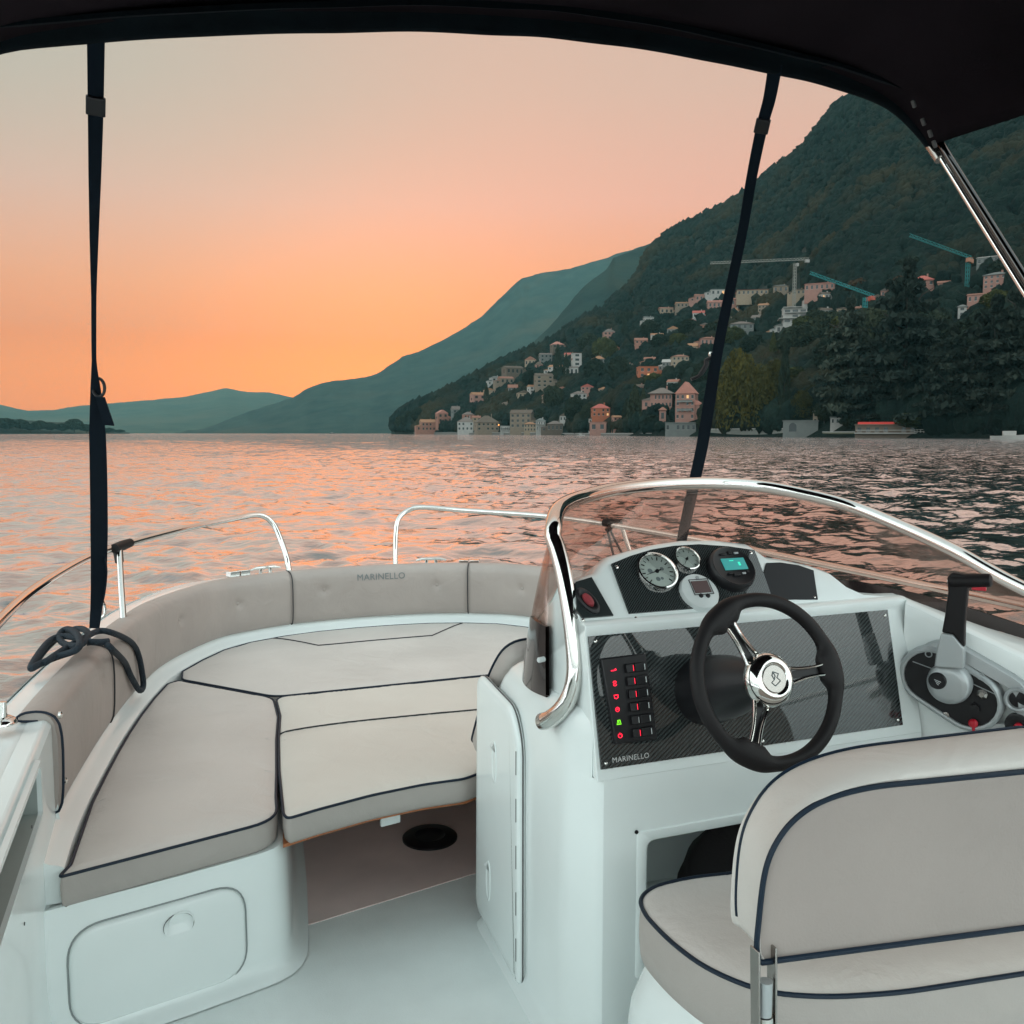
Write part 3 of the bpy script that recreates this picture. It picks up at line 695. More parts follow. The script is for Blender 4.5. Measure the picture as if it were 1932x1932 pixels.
for k in range(6):
    y = -Hp*(.145+.150*k); 
    rk = MB(); x0 = Wp*.62
    rk.box(SF(x0+.012, y, .003), (.050, .0200, .008), SF.rot())
    rk.box(SF(x0-.006, y, .0075), (.016, .0185, .006), SF.rot() @ Matrix.Rotation(R(-12), 3, 'Y'))
    rk.box(SF(x0+.0195, y, .0068), (.028, .0185, .006), SF.rot() @ Matrix.Rotation(R(9), 3, 'Y'))
    rko = rk.build('rocker_switch', M['black'], sw, bevel=.0012)
    l = MB(); l.box(SF(x0+.001, y, .0112), (.0018, .0125, .0012), SF.rot()); l.build('switch_light', M['redlit'] if k != 4 else M['whiteplast'], rko)
    l = MB(); l.box(SF(x0+.030, y, .0106), (.0016, .0125, .0012), SF.rot()); l.build('switch_mark', M['whiteplast'], rko)
    icon(k, (Wp*.235, y-.001), M['greenlit'] if k == 4 else M['redlit'])

# --- instrument pod (upper board)
n2 = Vector((0, -.735, .678)); 
IFm = Frame((.985, 1.7925, 1.4835), (1, 0, 0), (0, .678, .735))
pod_px = [(1194, 1174), (1176, 1124), (1154, 1063), (1190, 1048), (1230, 1036), (1272, 1029), (1320, 1026), (1375, 1030), (1424, 1037), (1441, 1080), (1470, 1155), (1330, 1164)]
pc_ = [IFm.px(*q, .006) for q in pod_px]; pc_ = [(u, max(v, .006)) for u, v in pc_]
pm = MB(); pm.prism([IFm(u, v, -.03) for u, v in pc_], IFm.n*.0345)
pod = pm.build('instrument_panel', M['carbon'], boat, sharp=30)
IFm.o = IFm.o+IFm.n*.0045
for q in ((1164, 1070), (1200, 1166), (1417, 1043)): screw(IFm, *IFm.px(*q), pod, h=0)
def gauge(px, py, rpx, needle, ticks):
    c = IFm.px(px, py, .008); edge = IFm.px(px+rpx, py, .008); r = math.hypot(edge[0]-c[0], edge[1]-c[1])*.97
    b = MB(); b.lathe(IFm(*c), IFm.n, [(r*1.02, -.004), (r*1.03, .004), (r, .010), (r*.93, .011), (r*.88, .008), (r*.86, .004)], 40)
    bo = b.build('gauge', M['chrome'], boat)
    f = MB(); f.lathe(IFm(*c), IFm.n, [(r*.88, .0035), (0, .0036)], 40); fo_ = f.build('dial_face', M['dial'], bo)
    t = MB(); 
    for k in range(ticks):
        a = R(225-270*k/(ticks-1)); t.tube([IFm(c[0]+r*.64*math.cos(a), c[1]+r*.64*math.sin(a), .0042), IFm(c[0]+r*.8*math.cos(a), c[1]+r*.8*math.sin(a), .0042)], r*.016 if k % 2 else r*.028, 5)
    t.build('scale_marks', M['black'], bo)
    nd = MB(); a = R(needle); nd.tube([IFm(c[0]-r*.2*math.cos(a), c[1]-r*.2*math.sin(a), .006), IFm(c[0]+r*.62*math.cos(a), c[1]+r*.62*math.sin(a), .006)], [r*.035, r*.012], 6); nd.lathe(IFm(*c), IFm.n, [(r*.10, .004), (r*.09, .0075), (0, .008)], 16)
    nd.build('needle', M['black'], bo)
    g_ = MB(); g_.lathe(IFm(*c), IFm.n, [(r*.9, .0085), (r*.5, .0092), (0, .0095)], 32); g_.build('gauge_lens', M['lens'], bo)
    return c, r
c1g, r1g = gauge(1241, 1076, 37.5, 196, 15); gauge(1297, 1053, 23.5, 230, 9)
for (dx, dy, s_) in ((-.35, .05, .13), (.30, .12, .10), (-.1, -.42, .12), (.12, -.40, .08)):   # printed patches on the big dial
    p_ = MB(); p_.lathe(IFm(c1g[0]+dx*r1g, c1g[1]+dy*r1g), IFm.n, [(r1g*s_, .0040), (0, .00405)], 10); p_.build('dial_print', M['ink'], bpy.data.objects['gauge'])
# white round depth instrument
c = IFm.px(1321, 1115, .01); r = .050
w_ = MB(); w_.lathe(IFm(*c), IFm.n, [(r, -.012), (r*1.0, .004), (r*.95, .011), (r*.8, .0145), (0, .0155)], 40); wi = w_.build('round_display', M['whiteplast'], boat)
sc = MB(); su, sv = IFm.px(1323, 1107, .016); sc.box(IFm(su, sv, .0158), (.045, .034, .002), IFm.rot()); sc.build('display_screen', M['greyscreen'], wi, bevel=.001)
sb = MB(); sb.tube([IFm(su+x*.026, sv+y*.021, .0163) for x, y in ((-1, -1), (1, -1), (1, 1), (-1, 1))], .0012, 6, closed=True); sb.build('screen_bezel', M['black'], wi)
for x in (1322.5, 1335.5):
    bb = MB(); q = IFm.px(x, 1124, .015); bb.lathe(IFm(*q, .0145), IFm.n, [(.0058, 0), (.0055, .0028), (0, .0034)], 16); bb.build('display_button', M['black'], wi)
bb = MB(); q = IFm.px(1315.5, 1090, .015); bb.lathe(IFm(*q, .0145), IFm.n, [(.005, 0), (.0045, .0018), (0, .002)], 16); bb.build('maker_badge', M['silver'], wi)
# black round radio with teal screen
c = IFm.px(1381, 1072, .015); r = .059
w_ = MB(); w_.lathe(IFm(*c), IFm.n, [(r*1.02, -.012), (r*1.04, .012), (r, .022), (r*.93, .0265), (r*.84, .024), (0, .024)], 44); rd = w_.build('round_radio', M['black'], boat)
su, sv = IFm.px(1386, 1063.5, .0255)
sc = MB(); sc.box(IFm(su, sv, .0246), (.066, .034, .0024), IFm.rot()); sc.build('radio_screen', M['screen'], rd, bevel=.002)
l = MB(); l.box(IFm(su+.013, sv-.001, .0262), (.006, .010, .001), IFm.rot()); l.box(IFm(su-.006, sv+.009, .0262), (.012, .0018, .001), IFm.rot()); l.build('screen_readout', M['screenlit'], rd)
for (a, b, w2, h2) in ((-.022, .029, .014, .006), (.018, .031, .012, .005), (0., .033, .010, .010), (-.024, -.027, .012, .006), (-.006, -.031, .020, .008), (.014, -.029, .010, .005), (.026, -.025, .008, .006)):
    bb = MB(); bb.box(IFm(su+a, sv+b, .0255), (w2, h2, .004), IFm.rot()); bb.build('radio_button', M['black'] if h2 > .0055 else M['silver'], rd, bevel=.0012)
# dark blank board to starboard of the pod
bl = [(1446, 1062), (1472, 1061), (1506, 1066), (1535, 1076), (1545, 1134), (1458, 1131), (1440, 1085)]
IF2 = Frame((1.43, 1.7925, 1.4835), (1, 0, 0), (0, .678, .735))
bq = [IF2.px(*q, .003) for q in bl]; bq = [(u, max(v, .004)) for u, v in bq]
pm = MB(); pm.prism([IF2(u, v, -.012) for u, v in bq], IF2.n*.015); bk = pm.build('blank_panel', M['carbon'], boat, sharp=30); bk.data.materials[0] = mat('dark_laminate', (.008, .009, .012), .45, coat=.15, spec=.2)
screw(IF2, *IF2.px(1537, 1127, .003), bk, h=.003, r=.003)
# left rocker with red insert
lq = [IFm.px(*q, .0) for q in ((1086, 1098), (1116, 1089), (1158, 1163), (1104, 1180), (1088, 1152))]; lq = [(u, max(v, .004)) for u, v in lq]
pm = MB(); pm.prism([IFm(u, v, -.03) for u, v in lq], IFm.n*.031); lk = pm.build('rocker_panel', M['carbon'], boat, sharp=30)
c = IFm.px(1109, 1133, .004)
w_ = MB(); pts = [(c[0]+.020*math.cos(a)*(.8), c[1]+.030*math.sin(a)) for a in [2*math.pi*q/28 for q in range(28)]]
tw = lambda p, k, h: IFm(c[0]+((p[0]-c[0])*.92-(p[1]-c[1])*.40)*k, c[1]+((p[1]-c[1])*.92+(p[0]-c[0])*.4)*k, h)
w_.grid([[tw(p, 1.25, .0) for p in pts], [tw(p, 1.22, .006) for p in pts], [tw(p, 1.0, .009) for p in pts], [tw(p, .8, .005) for p in pts]], True); w_.ngon([tw(p, .8, .005) for p in pts]); w_.build('switch_housing', M['black'], lk)
w_ = MB(); w_.grid([[tw(p, .62, .005) for p in pts], [tw(p, .55, .011) for p in pts], [tw(p, .3, .0125) for p in pts]], True); w_.ngon([tw(p, .3, .0125) for p in pts]); w_.build('red_rocker', mat('dull_red', (.30, .05, .06), .35), lk)
screw(IFm, *IFm.px(1100, 1170, .001), lk, h=.001, r=.004)
# ================================================================== STEERING WHEEL
TAU = R(20)
WF = Frame(ony(1447, 1283, 1.50), (1, 0, 0), (0, math.sin(TAU), math.cos(TAU)))   # n towards the helmsman, tipped up
RW = .1635
# rim thicker at the three grips
spk = []
for q in ((1384, 1197), (1545, 1264), (1422, 1387)):
    u, v = WF.px(*q); spk.append(math.atan2(v, u))
def rimr(a):
    r = .0150
    for s in spk:
        d = abs((a-s+math.pi) % (2*math.pi)-math.pi); r += .0055*math.exp(-(d/.30)**4)
    return r
rm = MB(); rows = []; K = 120
for i in range(K+1):
    a = 2*math.pi*i/K; rr = rimr(a); row = []
    fat = 0.
    for s in spk:
        d = abs((a-s+math.pi) % (2*math.pi)-math.pi); fat += math.exp(-(d/.24)**6)
    for j in range(14):
        b = 2*math.pi*j/14; du = math.cos(b)*rr; 
        if du < 0: du *= 1+.75*fat
        rad = RW+.002+du; row.append(WF(rad*math.cos(a), rad*math.sin(a), math.sin(b)*rr*.92+.004))
    rows.append(row)
rm.grid(rows, True); wheel = rm.build('steering_wheel', M['rubber'], boat, sharp=0)
for s in spk:
    for e in (-1, 1):
        sm = MB(); pts = []
        for k in range(9):
            t = k/8; rad = .030+(.143-.030)*t
            lat = e*(.0115+.012*(1-t)**1.5 - .005*math.sin(math.pi*t))
            pts.append(WF(rad*math.cos(s)-lat*math.sin(s), rad*math.sin(s)+lat*math.cos(s), -.030*(1-t)**1.0+.006 if False else .010-.012*(1-t)))
        sm.tube(pts, .0052, 8, up=WF.n, flat=.7); sm.build('spoke', M['chrome'], wheel)
    wb = MB(); wb.add([WF(.05*math.cos(s)-l*math.sin(s), .05*math.sin(s)+l*math.cos(s), -.004) for l in (-.008, .008)]+[WF(.141*math.cos(s)-l*math.sin(s), .148*math.sin(s)+l*math.cos(s), .002) for l in (.008, -.008)], [(0, 1, 2, 3)])
    wb.build('spoke_web', M['black'], wheel)
hb = MB(); hb.lathe(WF(0, 0), WF.n, [(.044, -.02), (.054, -.006), (.0555, .006), (.052, .018), (.043, .027), (.036, .030), (.031, .0285), (.0285, .026)], 48)
hub = hb.build('hub', M['chrome'], wheel, sharp=50)
cp_ = MB(); cp_.lathe(WF(0, 0), WF.n, [(.0285, .0255), (.027, .0268), (0, .0272)], 40); cp_.build('hub_cap', M['steel'], wheel)
em = MB()   # angular emblem on the cap
def et(P): em.tube([WF(x*.0018, y*.0018, .0279) for x, y in P], .0009, 6)
et([(-3, 4), (-1, 8), (6, 5), (3, 1), (7, -3), (-1, -8), (-5, -4), (-1, -1), (-3, 4)]); et([(-1, 8), (1, 3), (-1, -1)])
em.build('hub_emblem', M['ink'], wheel)
cm = MB(); base_pt = onp(1395, 1292, BF.o, BF.n)
ax = (WF(0, 0, -.015)-WF(0, 0, -.24)).normalized()
e1 = WF(0, 0, -.012); e0_ = e1-WF.n*.205
cm.lathe(e0_, WF.n, [(.078, -.05), (.076, .01), (.072, .05), (.066, .09), (.055, .13), (.044, .165), (.034, .20)], 40); cm.lathe(e0_, WF.n, [(.034, .20), (0, .201)], 40)
cm.build('column_boot', M['black'], wheel)

# ================================================================== THROTTLE BOX
TF = Frame(W0+wd*.02+Vector((0, 0, 1.2))+nW*.004, wd, (0, 0, 1))
if TF.n.dot(nW) < 0: TF = Frame(TF.o, -wd, (0, 0, 1))
def stadium(a, b, r, n=12):
    a, b = Vector(a), Vector(b); d = (b-a).normalized(); t0 = math.atan2(d.y, d.x); out = []
    for k in range(n+1): an = t0-math.pi/2+math.pi*k/n; out.append(b+Vector((math.cos(an), math.sin(an)))*r)
    for k in range(n+1): an = t0+math.pi/2+math.pi*k/n; out.append(a+Vector((math.cos(an), math.sin(an)))*r)
    return out
sA, sB = TF.px(1757, 1275, .02), TF.px(1830, 1322, .02)
rr0 = abs(Vector(TF.px(1757, 1221, .02)).y-sA[1])*.86
def st_rows(parts): return [[TF(p.x, p.y, h) for p in stadium(sA, sB, r)] for r, h in parts]
tb_ = MB(); tb_.grid(st_rows([(rr0*1.22, -.004), (rr0*1.22, .018), (rr0*1.18, .028), (rr0*1.08, .033), (rr0*1.0, .032), (rr0*.985, .027)]), True)
sC, sD = Vector(sA)+Vector((.03, .012)), Vector(sB)+Vector((.055, .004))
tb_.grid([[TF(p.x, p.y, h) for p in stadium(sC, sD, r)] for r, h in ((rr0*1.3, -.004), (rr0*1.3, .012), (rr0*1.22, .022), (rr0*.8, .024))], True)
thr = tb_.build('throttle_box', M['silver'], boat, sharp=45)
fc = MB(); P_ = stadium(sA, sB, rr0*.99); fc.ngon([TF(p.x, p.y, .0265) for p in P_]); fc.build('throttle_face', M['black'], thr)
dl = MB()
for (p, q) in (((1722, 1248), (1760, 1262)), ((1826, 1286), (1878, 1310))): MB().tube([TF(*TF.px(*p, .027), .027), TF(*TF.px(*q, .027), .027)], .0012, 6).build('face_line', M['silver'], thr)
for q in ((1752, 1234), (1850, 1276)):
    s_ = MB(); u, v = TF.px(*q, .028); s_.tube([TF(u+.0075*math.cos(a), v+.0075*math.sin(a), .0275) for a in [2*math.pi*k/18 for k in range(18)]], .0015, 6, closed=True); s_.build('indicator_ring', M['silver'], thr)
s_ = MB(); u, v = TF.px(1785, 1349, .03); s_.lathe(TF(u, v, .028), TF.n, [(.0075, 0), (.0075, .004), (.005, .0045), (.0045, .001), (0, .001)], 18); s_.build('box_screw', M['steel'], thr)
s_ = MB(); u, v = TF.px(1853, 1310, .03); s_.lathe(TF(u, v, .027), TF.n, [(.013, 0), (.013, .004), (.007, .009), (0, .009)], 6); s_.build('trim_button', M['steel'], thr)
s_ = MB(); u, v = TF.px(1838, 1333, .03); s_.tube([TF(u-.003, v+.010, .03), TF(u+.005, v+.006, .031), TF(u+.004, v-.006, .031)], .0018, 6); s_.lathe(TF(u+.001, v-.006, .027), TF.n, [(.012, 0), (.012, .008), (0, .009)], 18); s_.build('kill_switch', M['black'], thr)
s_ = MB(); u, v = TF.px(1836, 1367, .035); s_.lathe(TF(u, v+.003, .030), TF.n, [(.010, 0), (.011, .008), (.007, .014), (0, .015)], 14); s_.tube([TF(u, v, .036), TF(u+.002, v-.016, .036), TF(u-.004, v-.035, .034)], .0035, 8); s_.build('safety_clip', M['red'], thr)
# lever
pv = TF.px(1790, 1290, .05)
lv = MB(); lv.lathe(TF(*pv, .026), TF.n, [(.050, 0), (.051, .02), (.047, .036), (.037, .043), (.030, .044)], 40); lv.lathe(TF(*pv, .026), TF.n, [(.030, .044), (.0, .0445)], 40)
arm = [(1763, 1258), (1818, 1262), (1819, 1222), (1798, 1197), (1776, 1194), (1768, 1222)]
ap = [TF.px(*q, .075) for q in arm]; lv.prism([TF(u, v, .052) for u, v in ap], TF.n*.028)
lever = lv.build('throttle_lever', M['silver'], thr, sharp=40, bevel=.004)
s_ = MB(); ck = TF.px(1768, 1285, .075); s_.lathe(TF(*ck, .069), TF.n, [(.0205, 0), (.0205, .004), (.018, .0065), (0, .007)], 32); s_.build('lever_cap', M['black'], thr)
s_ = MB(); 
for (x0, x1, y) in ((-.006, .009, .003), (-.0035, .0065, -.001), (-.001, .004, -.005)): s_.tube([TF(ck[0]+x0, ck[1]+y-.002*0, .0765), TF(ck[0]+x1, ck[1]+y-.004, .0765)], .0008, 6)
s_.build('cap_mark', M['whiteplast'], thr)
up_ = [(1777, 1193), (1798, 1196), (1819, 1222), (1820, 1180), (1826, 1113), (1822, 1085), (1796, 1080), (1787, 1090), (1789, 1116), (1783, 1160)]
ua = [TF.px(*q, .075) for q in up_]
s_ = MB(); s_.prism([TF(u, v, .0535) for u, v in ua], TF.n*.025); s_.build('lever_stem', M['rubber'], thr, sharp=40, bevel=.004)
hA = TF(*TF.px(1793, 1097, .066), .066); hB = TF(*TF.px(1869, 1095, .066), .066)
gdir = (ony(1872, 1093, hA.y+.0)-hA); 
s_ = MB(); s_.tube([hA-(hB-hA).normalized()*.004, hA, hA.lerp(hB, .1), hA.lerp(hB, .9), hB, hB+(hB-hA).normalized()*.003], [.012, .0165, .0175, .0165, .0155, .010], 20); s_.build('lever_grip', M['rubber'], thr, sharp=50)
s_ = MB(); rA, rB = TF.px(1834, 1110, .068), TF.px(1861, 1108, .068); s_.box((TF(*rA, .068)+TF(*rB, .068))/2+Vector((0, 0, -.0), ), ((TF(*rA)-TF(*rB)).length, .012, .012), TF.rot()); s_.build('grip_trigger', M['red'], thr, bevel=.002)
s_ = MB(); s_.lathe(hA-(hB-hA).normalized()*.003, -(hB-hA).normalized(), [(.007, 0), (.006, .003), (0, .003)], 12); s_.build('grip_bolt', M['chrome'], thr)
# second instrument cut by the frame: round socket and its red plug
s_ = MB(); u, v = TF.px(1920, 1321, .03); s_.lathe(TF(u, v, .018), TF.n, [(.030, -.004), (.030, .012), (.025, .016), (.021, .014), (.019, .004), (0, .003)], 32); sk = s_.build('socket_housing', M['silver'], thr)
s_ = MB(); s_.lathe(TF(u, v, .02), TF.n, [(.0192, .003), (0, .0045)], 24); s_.build('socket_face', M['black'], sk)
s_ = MB(); u, v = TF.px(1918, 1368, .03); s_.lathe(TF(u, v, .016), TF.n, [(.026, -.004), (.026, .012), (.020, .014), (0, .008)], 28); s2_ = s_.build('ignition_lock', M['black'], thr)
s_ = MB(); s_.lathe(TF(u+.004, v-.004, .024), TF.n, [(.010, 0), (.010, .012), (.006, .016), (0, .017)], 16); s_.build('ignition_key', M['red'], s2_)

# ================================================================== WINDSCREEN
def L3(l): return [Vector(p) for p in l]
tp = [onx(1046, 1010, .850), onx(1060, 962, .868)]
tp[0] = Vector((.852, 1.945, 1.655)); 
top_c = [Vector((.850, 1.955, 1.640)), onx(1044, 1003, .853), ony(1049, 975, 2.03), ony(1064, 957, 2.13), ony(1100, 942, 2.27), ony(1160, 927, 2.41), ony(1240, 918, 2.515), ony(1330, 915, 2.56), ony(1420, 919, 2.545), ony(1500, 932, 2.48), onx(1600, 957, 2.085), onx(1700, 997, 2.135), onx(1800, 1043, 2.155), onx(1932, 1115, 2.17), Vector((2.185, 1.40, 1.385)), Vector((2.20, 1.05, 1.30))]
bot_c = L3([(.836, 1.935, 1.272), (.832, 2.02, 1.266), (.842, 2.10, 1.268), (.885, 2.20, 1.276), (.962, 2.36, 1.284), (1.075, 2.54, 1.290), (1.25, 2.71, 1.296), (1.5, 2.80, 1.305), (1.75, 2.74, 1.315), (1.95, 2.62, 1.33), (2.11, 2.43, 1.352), (2.16, 2.22, 1.355), (2.185, 2.0, 1.348), (2.20, 1.74, 1.332), (2.205, 1.40, 1.30), (2.21, 1.05, 1.27)])
TC, BC = cr(top_c, 8), cr(bot_c, 8)
def wrow(t, o=0.):
    out = []
    for i in range(len(TC)):
        p = BC[i].lerp(TC[i], t)
        tg = (BC[min(i+1, len(BC)-1)]-BC[max(i-1, 0)]).normalized(); nn = Vector((-tg.y, tg.x, 0)); s = math.sin(math.pi*t)*(.004+.016*min(i/40, 1))
        out.append(p+nn*(s+o))
    return out
g1 = MB(); ts = [0, .1, .2, .3, .45, .6, .75, .9, 1.]
g1.grid([wrow(t) for t in ts]); g1.grid([wrow(t, .004) for t in ts], flip=True)
g1.grid([wrow(0), wrow(0, .004)]); g1.grid([wrow(1), wrow(1, .004)])
ws = g1.build('windscreen', M['glass'], boat, sharp=0, recalc=False)
# opaque printed band along the foot of the screen
def bandh(i):
    return float(np.interp(i/(len(TC)-1), [0, .06, .14, .22, .3, .6, .8, 1], [.46, .45, .40, .22, .17, .16, .21, .25]))
bm_ = MB(); rows = []
for k in (0, .5, 1):
    r_ = []
    for i in range(len(TC)):
        t = bandh(i)*k; r_.append(wrow(t, -.003)[i])
    rows.append(r_)
rows2 = []
for k in (0, .5, 1):
    rows2.append([wrow(bandh(i)*k, .007)[i] for i in range(len(TC))])
bm_.grid(rows+rows2[::-1]+[rows[0]]); bm_.build('screen_band', mat('smoked_band', (.022, .018, .019), .12, coat=.5), ws, sharp=50)
fm = MB(); ft = cr([onx(1023, 1361, .80), onx(1037, 1357, .808), onx(1060, 1338, .822), onx(1078, 1306, .838), onx(1086, 1262, .846), onx(1082, 1200, .848), onx(1074, 1140, .849), onx(1062, 1075, .850), onx(1050, 1030, .850)], 6)
fr_ = ft+[p+Vector((0, 0, .006)) for p in TC[4:]]
fm.tube(resample(fr_, 200), .0205, 16); fm.build('screen_frame', M['chrome'], ws, sharp=0)
s_ = MB(); p = onx(1019, 1245, .808); s_.lathe(p, (-1, -.35, 0), [(.0065, -.012), (.0065, .004), (.005, .006), (0, .0065)], 20); s_.build('screen_bolt', M['whiteplast'], ws)

# ================================================================== BAG IN THE CUBBY
bg = MB(); rows = []
for k in range(15):
    t = k/14; rr = [.0, .055, .075, .082, .085, .085, .084, .082, .078, .070, .058, .045, .036, .03, .0][k]
    rows.append([Vector((1.29+rr*1.5*math.cos(a)*(1+.12*math.sin(3*a+t*5))+.02*t, 1.87+rr*.9*math.sin(a)*(1+.1*math.sin(2*a+k)), .705+.235*t)) for a in [2*math.pi*q/24 for q in range(24)]])
bg.grid(rows, True); bag = bg.build('soft_bag', M['bagcloth'], None, sharp=0)
tag(bag, 'black soft bag stuffed into the open cubby behind the helm seat', 'bag')

# ================================================================== HELM SEAT
hs = thing('helm_seat', 'grey two-person helm seat with tilting backrest and navy piping behind the steering wheel', 'seat', (1.35, 1.28, FLOOR))
SZ = 1.0
so = [onz(1440, 1868, SZ), onz(1330, 1822, SZ), onz(1262, 1770, SZ), onz(1217, 1722, SZ), onz(1206, 1692, SZ), onz(1232, 1670, SZ), onz(1300, 1653, SZ), onz(1400, 1643, SZ)]
so2 = [(p.x, p.y) for p in so]
so2 = [(p[0], p[1]) for p in so2]+[(1.25, 1.545), (1.72, 1.53), (1.85, 1.46), (1.88, 1.28), (1.80, 1.12), (1.66, 1.035), (1.42, 1.022)]+[(onz(1700, 1868, SZ).x, onz(1700, 1868, SZ).y), (onz(1560, 1877, SZ).x, onz(1560, 1877, SZ).y)]
sc_, _ = cushion('seat_cushion', None, None, so2, SZ, .115, .05, crown=.018, pipe=.0042, soft=.022, boxmat=M['vinylside'])
del_keys = [k for k in ('label', 'category', 'group') if k in sc_]
for k in del_keys: del sc_[k]
sc_.parent = hs; sc_.matrix_parent_inverse = parent_world(hs).inverted()
# backrest: rear panel facing the camera, soft rounded rim, slightly tilted
BRF = Frame((.86, 1.065, 1.115), (math.cos(R(9)), -math.sin(R(9)), 0), (.07*math.sin(R(9)), .07*math.cos(R(9)), 1))       # n points aft (towards the camera)
inner_px = [(1432, 1812), (1424, 1790), (1427, 1740), (1440, 1640), (1465, 1580), (1505, 1535), (1560, 1504), (1640, 1483), (1750, 1471), (1932, 1453)]
outer_px = [(1418, 1806), (1400, 1770), (1393, 1700), (1400, 1600), (1420, 1535), (1460, 1478), (1520, 1440), (1610, 1413), (1740, 1395), (1932, 1372)]
ip = [BRF.px(*q) for q in inner_px]; op = [BRF.px(*q, -.088) for q in outer_px]
def mirror(P, xm): return P+[(2*xm-u, v) for u, v in reversed(P)]
xm = BRF.px(1932, 1560)[0]+.07
vmin = min(v for u, v in ip)+.004; op = [(u, max(v, vmin)) for u, v in op]
def smooth_open(P): return [(p.x, p.y) for p in cr([Vector((u, v, 0)) for u, v in P], 6)]
ipS = smooth_open(ip); opS = smooth_open(op)
# level the top before mirroring (top edge is straight)
IPM = mirror(ipS, xm); OPM = mirror(opS, xm)
IPR = resample([Vector((u, v, 0)) for u, v in IPM], 160); OPR = resample([Vector((u, v, 0)) for u, v in OPM], 160)
bk = MB()
rowI = [BRF(p.x, p.y, .001) for p in IPR]
def mixr(t, h): return [BRF(a.x+(b.x-a.x)*t, a.y+(b.y-a.y)*t, h) for a, b in zip(IPR, OPR)]
rim = [rowI, mixr(.08, .004), mixr(.24, .007), mixr(.46, .003), mixr(.72, -.010), mixr(.88, -.026), mixr(.97, -.050), mixr(1.0, -.072), mixr(.98, -.086), mixr(.90, -.096), mixr(.6, -.104)]
bk.grid(rim, True)
bk.ngon(rim[-1], False)
bo_ = bk.build('backrest', M['vinyl'], hs, sharp=60)
# rear panel, gently dished
c0 = sum(IPR, Vector())/len(IPR); pnl = MB()
def sc_ring(k, h): return [BRF(c0.x+(p.x-c0.x)*k, c0.y+(p.y-c0.y)*k, h) for p in IPR]
pnl.grid([sc_ring(1, .001), sc_ring(.985, .005), sc_ring(.93, .007), sc_ring(.7, .005), sc_ring(.4, .004), sc_ring(.1, .004)], True); pnl.ngon(sc_ring(.1, .004))
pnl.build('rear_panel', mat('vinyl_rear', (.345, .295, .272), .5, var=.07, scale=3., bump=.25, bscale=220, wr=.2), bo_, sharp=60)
pp = MB(); pp.tube([BRF(p.x, p.y, .0065) for p in IPR], .0046, 8, closed=True); pp.build('piping', M['piping'], bo_)
pp = MB(); k0, k1 = int(160*.025), int(160*.975); pp.tube(mixr(.965, -.094)[k0:k1], .0034, 6); pp.build('front_piping', M['piping'], bo_)
# hinge straps
hx = onp(1436, 1815, BRF.o+BRF.n*.004, BRF.n)
for xx, yy in ((hx.x, hx.y-.006), (hx.x+2*(xm-BRF.px(1436, 1812)[0])*BRF.u.x, hx.y+2*(xm-BRF.px(1436, 1812)[0])*BRF.u.y)):
    br = MB()
    for d in (-.0135, .0165):
        br.prism([(xx+d-.0018, yy-.008, 1.135), (xx+d-.0018, yy+.014, 1.135), (xx+d-.0018, yy+.004, .945), (xx+d-.0018, yy-.016, .945)], (.0036, 0, 0))
    hb_ = br.build('hinge_strap', M['steel'], hs, bevel=.0012)
    tu = MB(); tu.tube([(xx+.0015, yy-.004, 1.03), (xx+.0015, yy-.012, .93), (xx-.002, yy-.015, .80), (xx-.004, yy-.015, .6)], .0125, 16); tu.build('hinge_post', M['chrome'], hb_)
    sl = MB(); sl.tube([(xx+.0015, yy-.004, 1.085), (xx+.0015, yy-.004, 1.032)], .0105, 14); sl.build('hinge_sleeve', M['silver'], hb_)
    bt = MB(); bt.lathe((xx-.0155, yy-.012, .958), (-1, 0, 0), [(.0065, 0), (.006, .006), (.0, .007)], 6); bt.build('hinge_bolt', M['chrome'], hb_)
# moulded white seat box
zb = [(FLOOR, 1.06), (.60, 1.05), (.72, 1.045), (.735, 1.03), (.742, 1.03), (.757, 1.042), (.80, 1.03), (.86, .985), (.884, .955)]
cxs, cys = 1.35, 1.285; sbm = MB(); rows = []
pl_ = dense(ccw(roundpoly(so2, .06, 6)), .03); pl_ = [Vector((p.x, p.y)) for p in pl_]
for z, k in zb: rows.append([Vector((cxs+(p.x-cxs)*k, cys+(p.y-cys)*k, z)) for p in pl_])
sbm.grid(rows, True); sbm.ngon(rows[-1]); sbm.build('seat_box', M['gel'], hs, sharp=50)

# ================================================================== CONSOLE DOOR (port face)
PF = Frame((.829, 2.075, FLOOR), (.012, .38, 0), (0, 0, 1))
if PF.n.x > 0: PF = Frame((.838, 2.455, FLOOR), (-.012, -.38, 0), (0, 0, 1))
Wd = .385
dr_ = [(0.0, .035), (.385, .012), (.385, .665), (.33, .74), (.02, .76)]
dP = dense(ccw(roundpoly(dr_, [.05, .03, .05, .05, .06], 8)), .03)
dP = [Vector((p.x, p.y)) for p in dP]
dm = MB(); q1 = ring_inset(dP, .006); q2 = ring_inset(dP, .012); q3 = ring_inset(dP, .03)
PL = lambda P, h: [PF(p.x, p.y, h) for p in P]
dm.grid([PL(dP, -.004), PL(dP, .008), PL(q1, .0135), PL(q2, .015), PL(q3, .0155)], True); dm.ngon(PL(q3, .0155))
door = dm.build('console_door', M['gel'], boat, sharp=50)
gp = MB(); gp.tube(PL(dense(ring_inset(dP, -.002), .02), .002), .0022, 6, closed=True); gp.build('door_seal', M['seamgrey'], door)
